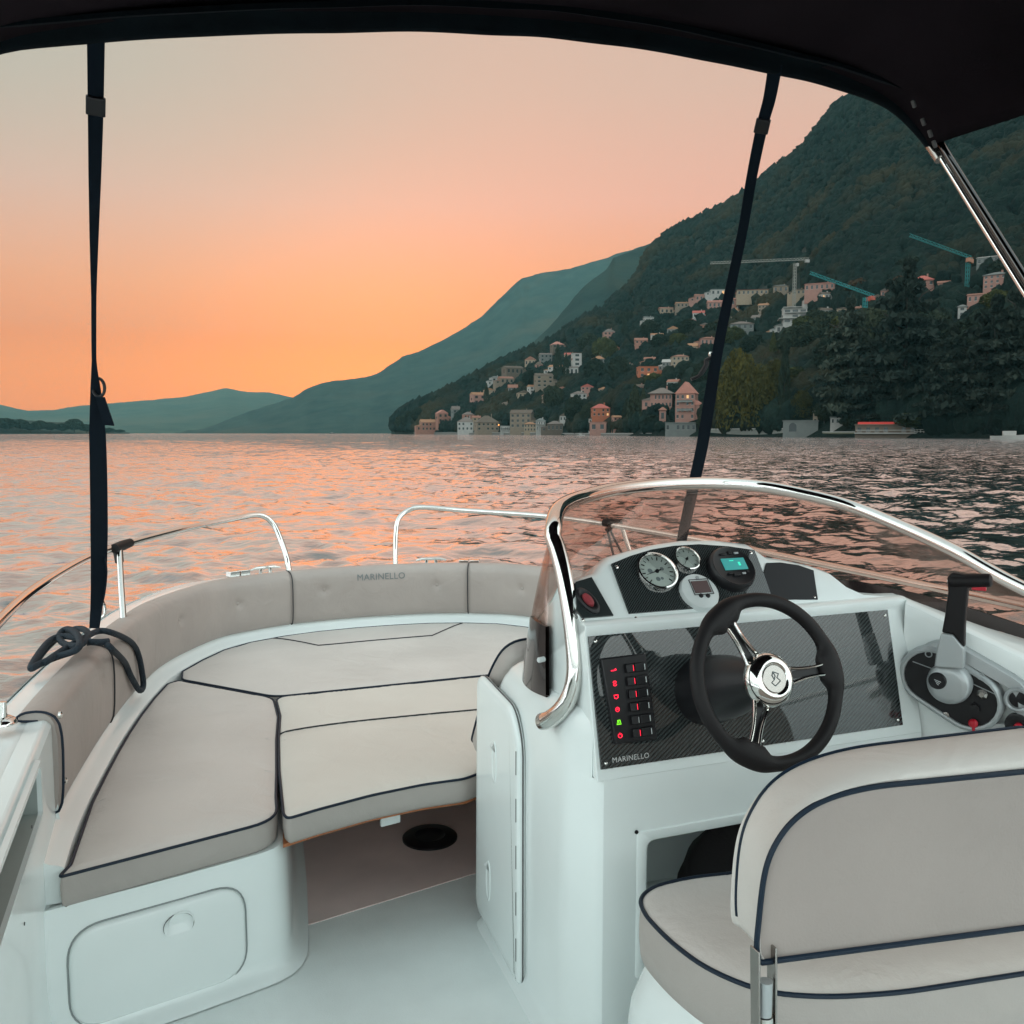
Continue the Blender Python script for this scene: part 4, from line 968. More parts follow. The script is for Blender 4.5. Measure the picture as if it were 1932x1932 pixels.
for (x, y) in ((932, 1438), (921, 1662)):
    u, v = PF.px(x, y, .016); lt = MB()
    rg = lambda k, h, dv=0: [PF(u+.017*k*math.cos(a), v+dv+.055*k*math.sin(a), h) for a in [2*math.pi*q/28 for q in range(28)]]
    lt.grid([rg(1.12, .0145), rg(1.06, .0175), rg(.95, .0172), rg(.82, .0150)], True); lt.ngon(rg(.82, .0150))
    lo = lt.build('door_latch', M['gel'], door, sharp=60)
    lt = MB(); lt.grid([[PF(u-.010, v+.028, .016), PF(u+.010, v+.030, .016)], [PF(u-.009, v+.046, .026), PF(u+.009, v+.048, .026)], [PF(u-.006, v+.056, .017), PF(u+.006, v+.056, .017)]]); lt.build('latch_lever', M['whiteplast'], door, sharp=60)
for k in range(5):
    u, v = PF.px(988-2.3*k*1.15, 1482+83*k, .016); h_ = MB(); h_.box(PF(.372, .665-.125*k-.055, .0158), (.0022, .062, .0016), PF.rot()); h_.build('hinge_slot', M['seamgrey'], door)
# ================================================================== BIMINI
bim = thing('bimini_top', 'black fabric bimini canopy arching over the cockpit on steel legs', 'canopy', (XC, .8, FLOOR))
front_px = [(-140, 180), (-60, 118), (0, 95), (40, 86), (100, 80), (180, 74), (240, 69), (330, 64), (500, 58), (650, 55.5), (800, 55), (950, 61), (1100, 72), (1280, 98), (1450, 131), (1540, 150), (1612, 171), (1660, 189), (1700, 212), (1735, 246), (1757, 274)]
fe = [ony(x, y, 2.2) for x, y in front_px]
# legs of the arch continue down out of sight on the port side
AR = resample(cr(fe, 6), 90)
def arch(k, y, up=0.): 
    c = Vector((XC, 0, 2.55))
    return [Vector((c.x+(p.x-c.x)*k, y+.0*(p.z), c.z+(p.z-c.z)*k+up)) for p in AR]
cl_ = MB()
ysr = [2.205, 2.1, 1.9, 1.6, 1.2, .8, .4, 0., -.4, -.8]
def crown_(y): t = (2.2-y)/3.; return .17*math.sin(math.pi*min(max(t, 0), 1))
def inside(p, y): return p
EW = [min(1., min((p-AR[0]).length, (p-AR[-1]).length)/.55)**.7 for p in AR]
rows = []
for y in ysr: rows.append([p+Vector((0, 0, (crown_(y)+.035)*EW[j]-.02*(1-EW[j])*min((2.2-y)/.5, 1))) for j, p in enumerate(arch(1.0, y))])
rows2 = [[p+Vector((0, 0, .006)) for p in r] for r in rows]
# side edges rise a little between the bows (scalloped valance)
cl_.grid(rows); cl_.grid(rows2, flip=True)
for a, b in ((rows[0], rows2[0]), (rows[-1], rows2[-1])): cl_.grid([a, b])
cl_.grid([[r[0] for r in rows], [r[0] for r in rows2]]); cl_.grid([[r[-1] for r in rows], [r[-1] for r in rows2]])
cl_.build('canopy_cloth', M['cloth'], bim, sharp=0)
hm = MB(); path = AR
hm_rows = []
pr_h = [(2.235, .045), (2.228, .004), (2.218, -.0), (2.206, .006), (2.20, .028), (2.19, .052), (2.165, .055), (2.16, .040), (2.14, .032), (2.14, .05), (2.2, .07), (2.228, .07)]
for p in AR:
    rad = Vector((p.x-XC, 0, p.z-2.35)).normalized(); k = noise.noise(Vector((p.x*5, p.z*5, 3)))*.004
    hm_rows.append([Vector((p.x, y, p.z))+rad*(h+k) for y, h in pr_h])
hm.grid(hm_rows, True); hm.build('front_hem', M['hem'], bim, sharp=60)
hl = MB(); hl.tube([Vector((p.x, 2.232, p.z))+Vector((p.x-XC, 0, p.z-2.35)).normalized()*.030 for p in AR[3:-6]], .0035, 6); hl.build('hem_welt', mat('grey_welt', (.03, .033, .036), .8), bim)
# tucks where the straps pass through, stitched window of zip teeth on the starboard hem
for x, y in ((1724, 196), (1742, 230), (1755, 252), (1763, 272)):
    z_ = MB(); p = ony(x, y, 2.08); z_.box(p, (.008, .012, .022), Matrix.Rotation(R(-28), 3, 'Y')); z_.build('zip_slider', mat('dull_steel', (.10, .10, .10), .6, .6), bim, bevel=.003)
for dx, r_, mm in ((0., .0095, 'chrome'), (.018, .0105, 'steel')):
    lg = MB(); a = onx(1772, 292, 2.262+dx*.0); b = onx(1932, 548, 2.275)
    d = (b-a).normalized(); p0 = a-d*.06+Vector((0, -dx, dx*.6)); lg.tube([p0, a+Vector((0, -dx, dx*.6)), b+Vector((0, -dx, dx*.6)), b+d*.9+Vector((.0, 0, 0))], r_, 14); lg.build('frame_leg', M['chrome'] if mm == 'chrome' else mat('shaded_steel', (.10, .10, .10), .12, 1.), bim)
pl2 = MB(); pl2.tube([Vector((2*XC-2.27, 2.18, 2.70)), Vector((2*XC-2.275, 1.1, 1.18))], .0125, 14); pl2.build('frame_leg', M['chrome'], bim)
fit = MB(); p = onx(1765, 287, 2.262); fit.tube([p+Vector((0, .02, .03)), p+Vector((0, -.02, -.028))], [.018, .0165], 14); fit.build('leg_socket', M['steel'], bim)

# ================================================================== STRAPS holding the canopy forward
def strap(label, path, widths, twist, buckle, name='webbing_strap', extra=None):
    """path: list of 3D points top to bottom; widths in m; twist angle per point"""
    t_ = thing(name, label, 'strap', path[-1], 'webbing straps between canopy and bow rail')
    P = cr(path, 10); n = len(P); w_ = np.interp(np.linspace(0, 1, n), np.linspace(0, 1, len(widths)), widths); tw_ = np.interp(np.linspace(0, 1, n), np.linspace(0, 1, len(twist)), twist)
    mb = MB(); rows = []
    for i, p in enumerate(P):
        T = (P[min(i+1, n-1)]-P[max(i-1, 0)]).normalized(); view = Vector((p.x, p.y, p.z-EYE)).normalized()
        s_ = T.cross(view).normalized(); f_ = s_.cross(T).normalized(); a = R(tw_[i])
        u = s_*math.cos(a)+f_*math.sin(a); v = T.cross(u)
        h = w_[i]/2; th = .0018
        rows.append([p-u*h-v*th, p+u*h-v*th, p+u*h+v*th, p-u*h+v*th])
    mb.grid(rows, True); mb.ngon(rows[0]); mb.ngon(rows[-1]); mb.build('webbing', M['strap'], t_, sharp=30)
    for bp in buckle:
        i = min(range(n), key=lambda k: abs(P[k].z-bp)); T = (P[i+1]-P[i-1]).normalized(); view = Vector((P[i].x, P[i].y, P[i].z-EYE)).normalized(); s_ = T.cross(view).normalized()
        rot = Matrix((s_, T.cross(s_), T)).transposed(); b = MB(); b.box(P[i]-view*.003, (w_[i]*1.25, .014, .042), rot); b.build('slide_buckle', M['black'], t_, bevel=.003)
    return t_, P
lt_ = ony(181, 74, 2.205); lb_ = Vector((-.245, 3.585, 1.205))
def lerp_px(a, b, x, y):
    """point on the sight line nearest to the straight run a-b"""
    d = ray(x, y).normalized(); best = min((a.lerp(b, k/400) for k in range(401)), key=lambda p: (p-EYEV).cross(d).length); s = (best-EYEV).dot(d); return EYEV+d*s
LP = [(181, 60), (180.5, 200), (179, 330), (177.5, 450), (177, 560), (177.5, 680), (181, 745), (184, 820), (186, 900), (187, 1000), (186, 1090), (182, 1145), (178, 1185)]
la, lbp = ony(181, 74, 2.215), lb_
lpath = [lerp_px(la, lbp, *q) for q in LP]
ls, LSP = strap('dark navy webbing strap hanging from the canopy to the port rail, twisted thin halfway', lpath, [.036, .033, .028, .021, .013, .012, .030, .046, .050, .053, .050, .040, .034], [0, 0, 10, 20, 30, 25, 0, 0, 0, 0, 0, 0, 0], [float(lerp_px(la, lbp, 180, 203).z)])
tl = MB(); a = lerp_px(la, lbp, 190, 750); b = lerp_px(la, lbp, 206, 802); a.y -= .03; b.y -= .03
sd = (b-a).normalized(); sv = Vector((math.cos(R(21)), -math.sin(R(21)), 0)); sv = (sv-sd*sv.dot(sd)).normalized(); wv = sd.cross(sv)
tl.add([a-sv*.013-wv*.002, a+sv*.013-wv*.002, b+sv*.016-wv*.002, b-sv*.016-wv*.002, a-sv*.013+wv*.002, a+sv*.013+wv*.002, b+sv*.016+wv*.002, b-sv*.016+wv*.002], [(0, 1, 2, 3), (7, 6, 5, 4), (0, 4, 5, 1), (2, 6, 7, 3), (0, 3, 7, 4), (1, 5, 6, 2)])
tl.build('loose_tail', M['strap'], ls)
lo = MB(); c = lerp_px(la, lbp, 186, 731); lo.tube([c+sv*.017*math.cos(q)+Vector((0, 0, .026*math.sin(q))) for q in [2*math.pi*k/18 for k in range(18)]], .0045, 8, closed=True); lo.build('ring', M['black'], ls)
hk = MB(); c = onz(191, 1150, 1.24); hk.tube(cr([c+Vector((.004, 0, .035)), c+Vector((.012, 0, .01)), c+Vector((.01, 0, -.02)), c+Vector((-.006, 0, -.03)), c+Vector((-.01, 0, -.012))], 5), .0055, 8); hk.build('snap_hook', M['chrome'], ls)
ld = MB(); ld.tube(cr([lerp_px(la, lbp, 198, 1050), lerp_px(la, lbp, 201, 1080), lerp_px(la, lbp, 197, 1120), lerp_px(la, lbp, 190, 1148)], 5), .011, 8, flat=.3); ld.build('return_webbing', M['strap'], ls)
ra, rb = ony(1460, 136, 2.215), Vector((2.22, 3.585, 1.205))
RP = [(1463, 122), (1452, 185), (1438, 238), (1419, 330), (1402, 430), (1381, 530), (1362, 620), (1349, 690), (1338, 760), (1325, 840), (1311, 905), (1298, 965), (1287, 1015), (1282, 1042)]
rpath = [lerp_px(ra, rb, *q) for q in RP]
rs_, RSP = strap('dark navy webbing strap crossing the mountain view down behind the instruments', rpath, [.040, .036, .034, .032, .032, .034, .036, .040, .044, .046, .046, .046, .044, .042], [0, 0, 0, 10, 20, 15, 5, 0, 0, 0, 0, 0, 0, 0], [float(lerp_px(ra, rb, 1438, 238).z)])
hk = MB(); c = lerp_px(ra, rb, 1343, 690); v_ = Vector((math.cos(R(21)), -math.sin(R(21)), 0)); hk.tube(cr([c+Vector((0, 0, .03)), c-v_*.02+Vector((0, 0, .02)), c-v_*.022-Vector((0, 0, .0)), c-v_*.045-Vector((0, 0, .035)), c-v_*.075-Vector((0, 0, .05))], 5), [.007]*5+[.009]*10+[.006]*6, 8); hk.build('snap_hook', M['black'], rs_)
gl_ = MB(); gl_.lathe(c-v_*.005+Vector((0, 0, .034)), (0, 0, 1), [(.006, 0), (.009, .008), (.006, .016), (0, .016)], 10); gl_.build('hook_gate', M['chrome'], rs_)
# hanging cords at the starboard rail joint
hc = tag(MB().tube(cr([onz(1146, 1000, 1.44), onz(1153, 1030, 1.36), onz(1160, 1058, 1.29)], 6), .006, 8).tube(cr([onz(1151, 1000, 1.44), onz(1166, 1030, 1.36), onz(1178, 1052, 1.30)], 6), .006, 8).tube([onz(1146, 999, 1.44), onz(1151, 999, 1.445)], .013, 8).build('tie_cord', M['black'], None), 'two black cord ends hanging from the rail joint seen through the windscreen', 'cord')

# ================================================================== ROPE on the gunwale
rp = MB(); rr = .0108
gz = 1.197
path = [onz(62, 1258, 1.180), onz(85, 1225, 1.21), onz(118, 1196, 1.215), onz(150, 1185, 1.222), onz(168, 1196, 1.235), onz(152, 1218, 1.24), onz(122, 1216, 1.225), onz(110, 1200, 1.235), onz(126, 1186, 1.25), onz(146, 1196, 1.255), onz(150, 1224, 1.24), onz(110, 1238, 1.215), onz(72, 1254, 1.21), onz(58, 1262, 1.205), onz(66, 1244, 1.215), onz(96, 1206, 1.23), onz(130, 1200, 1.238), onz(172, 1212, 1.235), onz(205, 1210, 1.232)]
tail = [onz(218, 1222, 1.222)]
a_ = near(onz(225, 1232, 1.2))
def on_face(x, y, out=.062):
    i, z = bpx(x, y, out-.002); return Vector((IN2[i].x, IN2[i].y, z))+NI2[i]*(out-.002)
loop = [onz(200, 1213, 1.222), onz(212, 1226, 1.215), on_face(219, 1250, .058), on_face(227, 1272, .062), on_face(238, 1294, .063), on_face(247, 1306, .064), on_face(253, 1297, .064), on_face(252, 1268, .063), on_face(245, 1236, .060), on_face(233, 1212, .054), onz(210, 1193, 1.226), onz(185, 1190, 1.225), onz(160, 1203, 1.24), onz(125, 1222, 1.225), onz(85, 1250, 1.215)]
def eased(P, n):
    for _ in range(n): P = [P[0]]+[P[i-1]*.25+P[i]*.5+P[i+1]*.25 for i in range(1, len(P)-1)]+[P[-1]]
    return P
rp.tube(eased(cr(path, 8), 10), rr, 10); rp.tube(eased(cr(loop, 8), 14), rr, 10)
rope = rp.build('mooring_rope', M['rope'], None, sharp=0)
tag(rope, 'dark navy mooring rope heaped on the port gunwale, one loop hanging inboard', 'rope')
# ================================================================== WATER
def fbm2(x, y, seed=0, octv=4):
    """value noise, vectorised"""
    tot = np.zeros_like(x); amp = 1.; s = 0.
    for o in range(octv):
        xi = np.floor(x).astype(np.int64); yi = np.floor(y).astype(np.int64); fx = x-xi; fy = y-yi
        fx = fx*fx*fx*(fx*(fx*6-15)+10); fy = fy*fy*fy*(fy*(fy*6-15)+10)
        def h(a, b):
            n = (a*374761393+b*668265263+(seed+o)*1442695041) & 0xffffffff
            n = ((n ^ (n >> 13))*1274126177) & 0xffffffff
            return ((n ^ (n >> 16)) & 0xffff)/65535.*2-1
        v = (h(xi, yi)*(1-fx)+h(xi+1, yi)*fx)*(1-fy)+(h(xi, yi+1)*(1-fx)+h(xi+1, yi+1)*fx)*fy
        tot += v*amp; s += amp; amp *= .5; x = x*2.03+17.1; y = y*2.03-9.7
    return tot/s
def build_water():
    rng = np.random.default_rng(11)
    rad = [2.2]
    while rad[-1] < 9400: rad.append(rad[-1]*(1.0075 if rad[-1] < 260 else 1.016 if rad[-1] < 500 else 1.05))
    rad = np.array(rad)
    az = np.concatenate([np.linspace(R(-42), R(72), 690), np.linspace(R(72), R(318), 130)[1:]])   # measured from bow heading, clockwise
    A, Rr = np.meshgrid(az, rad); X = Rr*np.sin(A); Y = Rr*np.cos(A); Z = np.zeros_like(X)
    wind = R(205)
    wx = X+.9*fbm2(X*.21, Y*.21, 3); wy = Y+.9*fbm2(X*.21+40, Y*.21, 5)
    gust = .75+.5*fbm2(X*.045, Y*.045, 9, 2)
    for k in range(64):
        lam = .34*(1.062**k) if k < 48 else 4.5+.35*(k-48); lam = lam*rng.uniform(.93, 1.07); th = wind+rng.normal(0, .95 if lam < 2.2 else .5)
        amp = .0105*lam**.78 if lam < 3 else .0105*3**.78*(3/lam)**.6
        amp *= rng.uniform(.55, 1.2)*(.84 if lam < 1.9 else .62)
        fade = np.clip(lam/(Rr*.0125)-.6, 0, 1)          # ripples finer than the mesh are left to the bump
        ph = (wx*np.sin(th)+wy*np.cos(th))*2*np.pi/lam+rng.uniform(0, 6.28)
        s = np.sin(ph); Z += amp*fade*(1.-2*np.sqrt(np.abs(.5-.5*s)+.002)*.9)*1.2 if k % 2 else amp*fade*s
    Z *= gust
    Z *= np.clip(1.6-Rr/330, 0.0, 1)
    nr, na = X.shape
    co = np.stack([X, Y, Z], -1).reshape(-1, 3)
    idx = np.arange(nr*na).reshape(nr, na)
    a, b, c, d = idx[:-1, :], np.roll(idx, -1, 1)[:-1, :], np.roll(idx, -1, 1)[1:, :], idx[1:, :]
    q = np.stack([a, d, c, b], -1).reshape(-1, 4)
    me = bpy.data.meshes.new('lake_water'); me.vertices.add(len(co)); me.vertices.foreach_set('co', co.ravel().astype(np.float32))
    me.loops.add(q.size); me.loops.foreach_set('vertex_index', q.ravel().astype(np.int32)); me.polygons.add(len(q))
    me.polygons.foreach_set('loop_start', np.arange(0, q.size, 4, dtype=np.int32)); me.polygons.foreach_set('use_smooth', np.ones(len(q), bool)); me.update(calc_edges=True); me.validate()
    m, nt, b_ = newmat('lake')
    b_.inputs['Base Color'].default_value = (.050, .060, .052, 1); b_.inputs['Roughness'].default_value = .06; b_.inputs['IOR'].default_value = 1.333
    b_.inputs['Specular IOR Level'].default_value = .5
    tc = N(nt, 'ShaderNodeTexCoord'); mp = N(nt, 'ShaderNodeMapping'); mp.inputs['Rotation'].default_value = (0, 0, R(25)); mp.inputs['Scale'].default_value = (.85, 1.35, 1)
    nt.links.new(tc.outputs['Object'], mp.inputs['Vector'])
    n1 = N(nt, 'ShaderNodeTexNoise', Scale=5.5, Detail=3.); n1.inputs['Roughness'].default_value = .5; nt.links.new(mp.outputs['Vector'], n1.inputs['Vector'])
    n2 = N(nt, 'ShaderNodeTexNoise', Scale=.9, Detail=3.); n2.inputs['Roughness'].default_value = .55; nt.links.new(mp.outputs['Vector'], n2.inputs['Vector'])
    # long chop carries the relief where the mesh can no longer: weight by distance from the boat
    ln_ = N(nt, 'ShaderNodeVectorMath', operation='LENGTH'); nt.links.new(tc.outputs['Object'], ln_.inputs[0])
    w1 = N(nt, 'ShaderNodeMapRange'); w1.inputs['From Min'].default_value = 20; w1.inputs['From Max'].default_value = 180; w1.inputs['To Min'].default_value = .10; w1.inputs['To Max'].default_value = 1.
    nt.links.new(ln_.outputs['Value'], w1.inputs['Value'])
    bp1 = N(nt, 'ShaderNodeBump', Strength=1., Distance=.011); nt.links.new(n1.outputs['Fac'], bp1.inputs['Height'])
    bp2 = N(nt, 'ShaderNodeBump', Distance=1.5); nt.links.new(n2.outputs['Fac'], bp2.inputs['Height']); nt.links.new(w1.outputs['Result'], bp2.inputs['Strength'])
    nt.links.new(bp1.outputs['Normal'], bp2.inputs['Normal']); nt.links.new(bp2.outputs['Normal'], b_.inputs['Normal'])
    gs = N(nt, 'ShaderNodeBsdfGlossy', Roughness=.05); gs.inputs['Color'].default_value = (.97, .96, 1., 1); nt.links.new(bp2.outputs['Normal'], gs.inputs['Normal'])
    ms = N(nt, 'ShaderNodeMixShader'); lw = N(nt, 'ShaderNodeLayerWeight'); nt.links.new(bp2.outputs['Normal'], lw.inputs['Normal']); rf = N(nt, 'ShaderNodeValToRGB'); e_ = rf.color_ramp.elements; e_[0].position = .36; e_[0].color = (.10, .10, .10, 1); e_[1].position = .80; e_[1].color = (.97, .97, .97, 1); x_ = e_.new(.56); x_.color = (.42, .42, .42, 1); x_ = e_.new(.68); x_.color = (.78, .78, .78, 1)
    nt.links.new(lw.outputs['Facing'], rf.inputs['Fac']); nt.links.new(rf.outputs['Color'], ms.inputs['Fac']); ot = nt.nodes['Material Output']; nt.links.new(b_.outputs[0], ms.inputs[1]); nt.links.new(gs.outputs[0], ms.inputs[2]); nt.links.new(ms.outputs[0], ot.inputs['Surface'])
    me.materials.append(m); o = bpy.data.objects.new('water', me); COL.objects.link(o); structure(o)
    return o
WATER = build_water()

# ================================================================== HILLS
def hill_mat(name, c1, c2, c3, scale, rock=None):
    m, nt, b = newmat(name); b.inputs['Roughness'].default_value = .95; b.inputs['Specular IOR Level'].default_value = .1
    tc = N(nt, 'ShaderNodeTexCoord')
    n1 = N(nt, 'ShaderNodeTexNoise', Scale=scale, Detail=8.); n1.inputs['Roughness'].default_value = .65; nt.links.new(tc.outputs['Object'], n1.inputs['Vector'])
    r = N(nt, 'ShaderNodeValToRGB'); e = r.color_ramp.elements; e[0].position = .32; e[0].color = (*c1, 1); e[1].position = .68; e[1].color = (*c2, 1)
    nt.links.new(n1.outputs['Fac'], r.inputs['Fac'])
    n2 = N(nt, 'ShaderNodeTexNoise', Scale=scale*.22, Detail=5.); nt.links.new(tc.outputs['Object'], n2.inputs['Vector'])
    r2 = N(nt, 'ShaderNodeValToRGB'); r2.color_ramp.elements[0].position = .52; r2.color_ramp.elements[1].position = .66; nt.links.new(n2.outputs['Fac'], r2.inputs['Fac'])
    mx = N(nt, 'ShaderNodeMix', data_type='RGBA'); mx.inputs[7].default_value = (*c3, 1); nt.links.new(r2.outputs['Color'], mx.inputs[0]); nt.links.new(r.outputs['Color'], mx.inputs[6])
    out = mx.outputs[2]
    if rock:
        mp = N(nt, 'ShaderNodeMapping'); mp.inputs['Scale'].default_value = (1, 1, .35); nt.links.new(tc.outputs['Object'], mp.inputs['Vector'])
        n3 = N(nt, 'ShaderNodeTexNoise', Scale=scale*.5, Detail=6.); nt.links.new(mp.outputs['Vector'], n3.inputs['Vector'])
        r3 = N(nt, 'ShaderNodeValToRGB'); r3.color_ramp.elements[0].position = .66; r3.color_ramp.elements[1].position = .74; nt.links.new(n3.outputs['Fac'], r3.inputs['Fac'])
        m2 = N(nt, 'ShaderNodeMix', data_type='RGBA'); m2.inputs[7].default_value = (*rock, 1); nt.links.new(r3.outputs['Color'], m2.inputs[0]); nt.links.new(out, m2.inputs[6]); out = m2.outputs[2]
    nt.links.new(out, b.inputs['Base Color'])
    bp = N(nt, 'ShaderNodeBump', Strength=.7, Distance=12.); nt.links.new(n1.outputs['Fac'], bp.inputs['Height']); nt.links.new(bp.outputs['Normal'], b.inputs['Normal'])
    return m
def hill(name, ridge, x0, x1, step, Ds, Dr, rows, g, m, nz=.02, ridge_rough=1.2, seed=0., back=1.5, shore_y=819., fine=3.):
    """terrain from the shoreline (distance Ds at a heading) up to a skyline (distance Dr), falling away behind"""
    xs_ = np.arange(x0, x1+step, step); rx = [p[0] for p in ridge]; ry = [p[1] for p in ridge]
    mb = MB(); R_ = []
    for t in list(np.linspace(0, 1, rows))+[1.06, 1.2, back]:
        row = []
        for x in xs_:
            yr = float(np.interp(x, rx, ry)); yr += ridge_rough*(noise.noise(Vector((x/23., seed, 0)))*1.1+noise.noise(Vector((x/fine, seed, 5)))*.8)
            ds = float(np.interp(x, *zip(*Ds))); dr = float(np.interp(x, *zip(*Dr)))
            d = ray(x, 817); h2 = Vector((d.x, d.y, 0)).normalized()
            if t <= 1:
                D = ds+(dr-ds)*t; y = shore_y+(yr-shore_y)*(t**g); rr = ray(x, y); z = EYE+D*rr.z/math.hypot(rr.x, rr.y)
                if t == 0: z = -1.2
                amp = nz*D*min(t*5, 1)*math.sin(math.pi*min(t, .985))
                n_ = noise.fractal(Vector((h2.x*D/(dr*.12)+seed, h2.y*D/(dr*.12), seed)), 1.0, 2.1, 5)
                z += amp*n_*.6
            else:
                D = dr*t; rr = ray(x, yr); z0 = EYE+dr*rr.z/math.hypot(rr.x, rr.y); z = z0*(1-((t-1)/(back-1))**.9) - (1.2 if t == back else 0)
            row.append(Vector((h2.x*D, h2.y*D, max(z, -1.2))))
        R_.append(row)
    mb.grid(R_); o = mb.build(name, m, None, sharp=0, weld=0); structure(o)
    bv = BVHTree.FromPolygons([v.co for v in o.data.vertices], [tuple(p.vertices) for p in o.data.polygons])
    return o, bv
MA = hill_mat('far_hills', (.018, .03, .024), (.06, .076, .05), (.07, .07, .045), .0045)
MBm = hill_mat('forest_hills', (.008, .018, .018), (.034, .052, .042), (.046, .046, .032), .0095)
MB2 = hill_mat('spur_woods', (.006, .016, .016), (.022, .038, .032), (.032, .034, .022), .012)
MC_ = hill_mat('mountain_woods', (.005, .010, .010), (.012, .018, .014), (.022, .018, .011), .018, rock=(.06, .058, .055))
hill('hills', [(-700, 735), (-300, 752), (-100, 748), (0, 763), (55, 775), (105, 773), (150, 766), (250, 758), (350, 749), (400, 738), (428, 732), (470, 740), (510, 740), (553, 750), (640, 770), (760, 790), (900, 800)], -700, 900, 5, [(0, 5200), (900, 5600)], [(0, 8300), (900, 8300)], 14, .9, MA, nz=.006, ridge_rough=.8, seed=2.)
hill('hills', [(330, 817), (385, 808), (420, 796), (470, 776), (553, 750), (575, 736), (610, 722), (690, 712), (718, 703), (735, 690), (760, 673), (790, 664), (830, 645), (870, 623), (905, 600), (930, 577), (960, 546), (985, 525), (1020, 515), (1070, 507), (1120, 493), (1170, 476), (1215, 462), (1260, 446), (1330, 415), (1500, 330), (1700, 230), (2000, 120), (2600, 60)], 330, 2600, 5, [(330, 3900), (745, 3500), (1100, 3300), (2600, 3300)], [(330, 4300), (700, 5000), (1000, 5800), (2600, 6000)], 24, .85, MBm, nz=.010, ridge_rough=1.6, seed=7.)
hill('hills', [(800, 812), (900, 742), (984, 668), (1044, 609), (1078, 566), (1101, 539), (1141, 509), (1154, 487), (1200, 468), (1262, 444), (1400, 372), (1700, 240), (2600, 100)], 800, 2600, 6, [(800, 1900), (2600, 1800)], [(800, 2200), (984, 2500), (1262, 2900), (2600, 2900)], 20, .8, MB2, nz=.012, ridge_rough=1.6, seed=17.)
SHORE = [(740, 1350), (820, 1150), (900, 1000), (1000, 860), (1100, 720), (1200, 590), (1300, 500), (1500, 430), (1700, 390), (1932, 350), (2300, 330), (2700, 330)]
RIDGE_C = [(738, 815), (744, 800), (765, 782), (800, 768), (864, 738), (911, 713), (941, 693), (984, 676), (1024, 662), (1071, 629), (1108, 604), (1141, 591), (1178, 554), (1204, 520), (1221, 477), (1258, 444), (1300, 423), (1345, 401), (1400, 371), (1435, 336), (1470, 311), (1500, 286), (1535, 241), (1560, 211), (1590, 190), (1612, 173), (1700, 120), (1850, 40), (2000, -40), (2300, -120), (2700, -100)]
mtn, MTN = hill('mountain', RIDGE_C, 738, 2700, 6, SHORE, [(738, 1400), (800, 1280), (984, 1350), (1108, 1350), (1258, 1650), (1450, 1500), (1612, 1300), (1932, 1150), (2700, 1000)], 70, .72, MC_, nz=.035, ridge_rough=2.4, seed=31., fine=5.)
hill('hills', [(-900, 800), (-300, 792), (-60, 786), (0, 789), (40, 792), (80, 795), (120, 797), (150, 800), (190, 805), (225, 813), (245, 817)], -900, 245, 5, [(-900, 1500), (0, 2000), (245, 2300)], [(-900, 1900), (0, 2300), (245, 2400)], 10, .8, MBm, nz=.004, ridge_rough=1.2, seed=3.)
def hit(px, py):
    d = ray(px, py).normalized(); h, n_, i, dist = MTN.ray_cast(EYEV, d)
    if h is None:
        D = float(np.interp(px, *zip(*SHORE)))+3; h = EYEV+d*(D/math.hypot(d.x, d.y)); dist = (h-EYEV).length
    return h, dist
# ================================================================== TREES
def leaf_mat(name, c1, c2):
    m, nt, b = newmat(name); b.inputs['Roughness'].default_value = .9; b.inputs['Specular IOR Level'].default_value = .15
    oi = N(nt, 'ShaderNodeObjectInfo'); tc = N(nt, 'ShaderNodeTexCoord'); n1 = N(nt, 'ShaderNodeTexNoise', Scale=5., Detail=4.); nt.links.new(tc.outputs['Object'], n1.inputs['Vector'])
    ad = N(nt, 'ShaderNodeMath', operation='MULTIPLY_ADD'); ad.inputs[1].default_value = .45; nt.links.new(oi.outputs['Random'], ad.inputs[0]); nt.links.new(n1.outputs['Fac'], ad.inputs[2])
    r = N(nt, 'ShaderNodeValToRGB'); r.color_ramp.elements[0].position = .45; r.color_ramp.elements[1].position = 1.; r.color_ramp.elements[0].color = (*c1, 1); r.color_ramp.elements[1].color = (*c2, 1)
    nt.links.new(ad.outputs[0], r.inputs['Fac']); nt.links.new(r.outputs['Color'], b.inputs['Base Color']); return m
ML = {'dark': leaf_mat('dark_foliage', (.012, .020, .014), (.035, .042, .024)), 'cedar': leaf_mat('cedar_foliage', (.008, .013, .012), (.022, .028, .021)), 'gold': leaf_mat('gold_foliage', (.026, .026, .008), (.068, .058, .012)), 'cedar2': leaf_mat('blue_cedar_foliage', (.013, .020, .017), (.045, .054, .040)), 'green': leaf_mat('green_foliage', (.026, .034, .012), (.065, .066, .020)), 'brown': leaf_mat('autumn_foliage', (.045, .028, .016), (.085, .05, .028))}
MBARK = mat('bark', (.035, .026, .02), .9, var=.3)
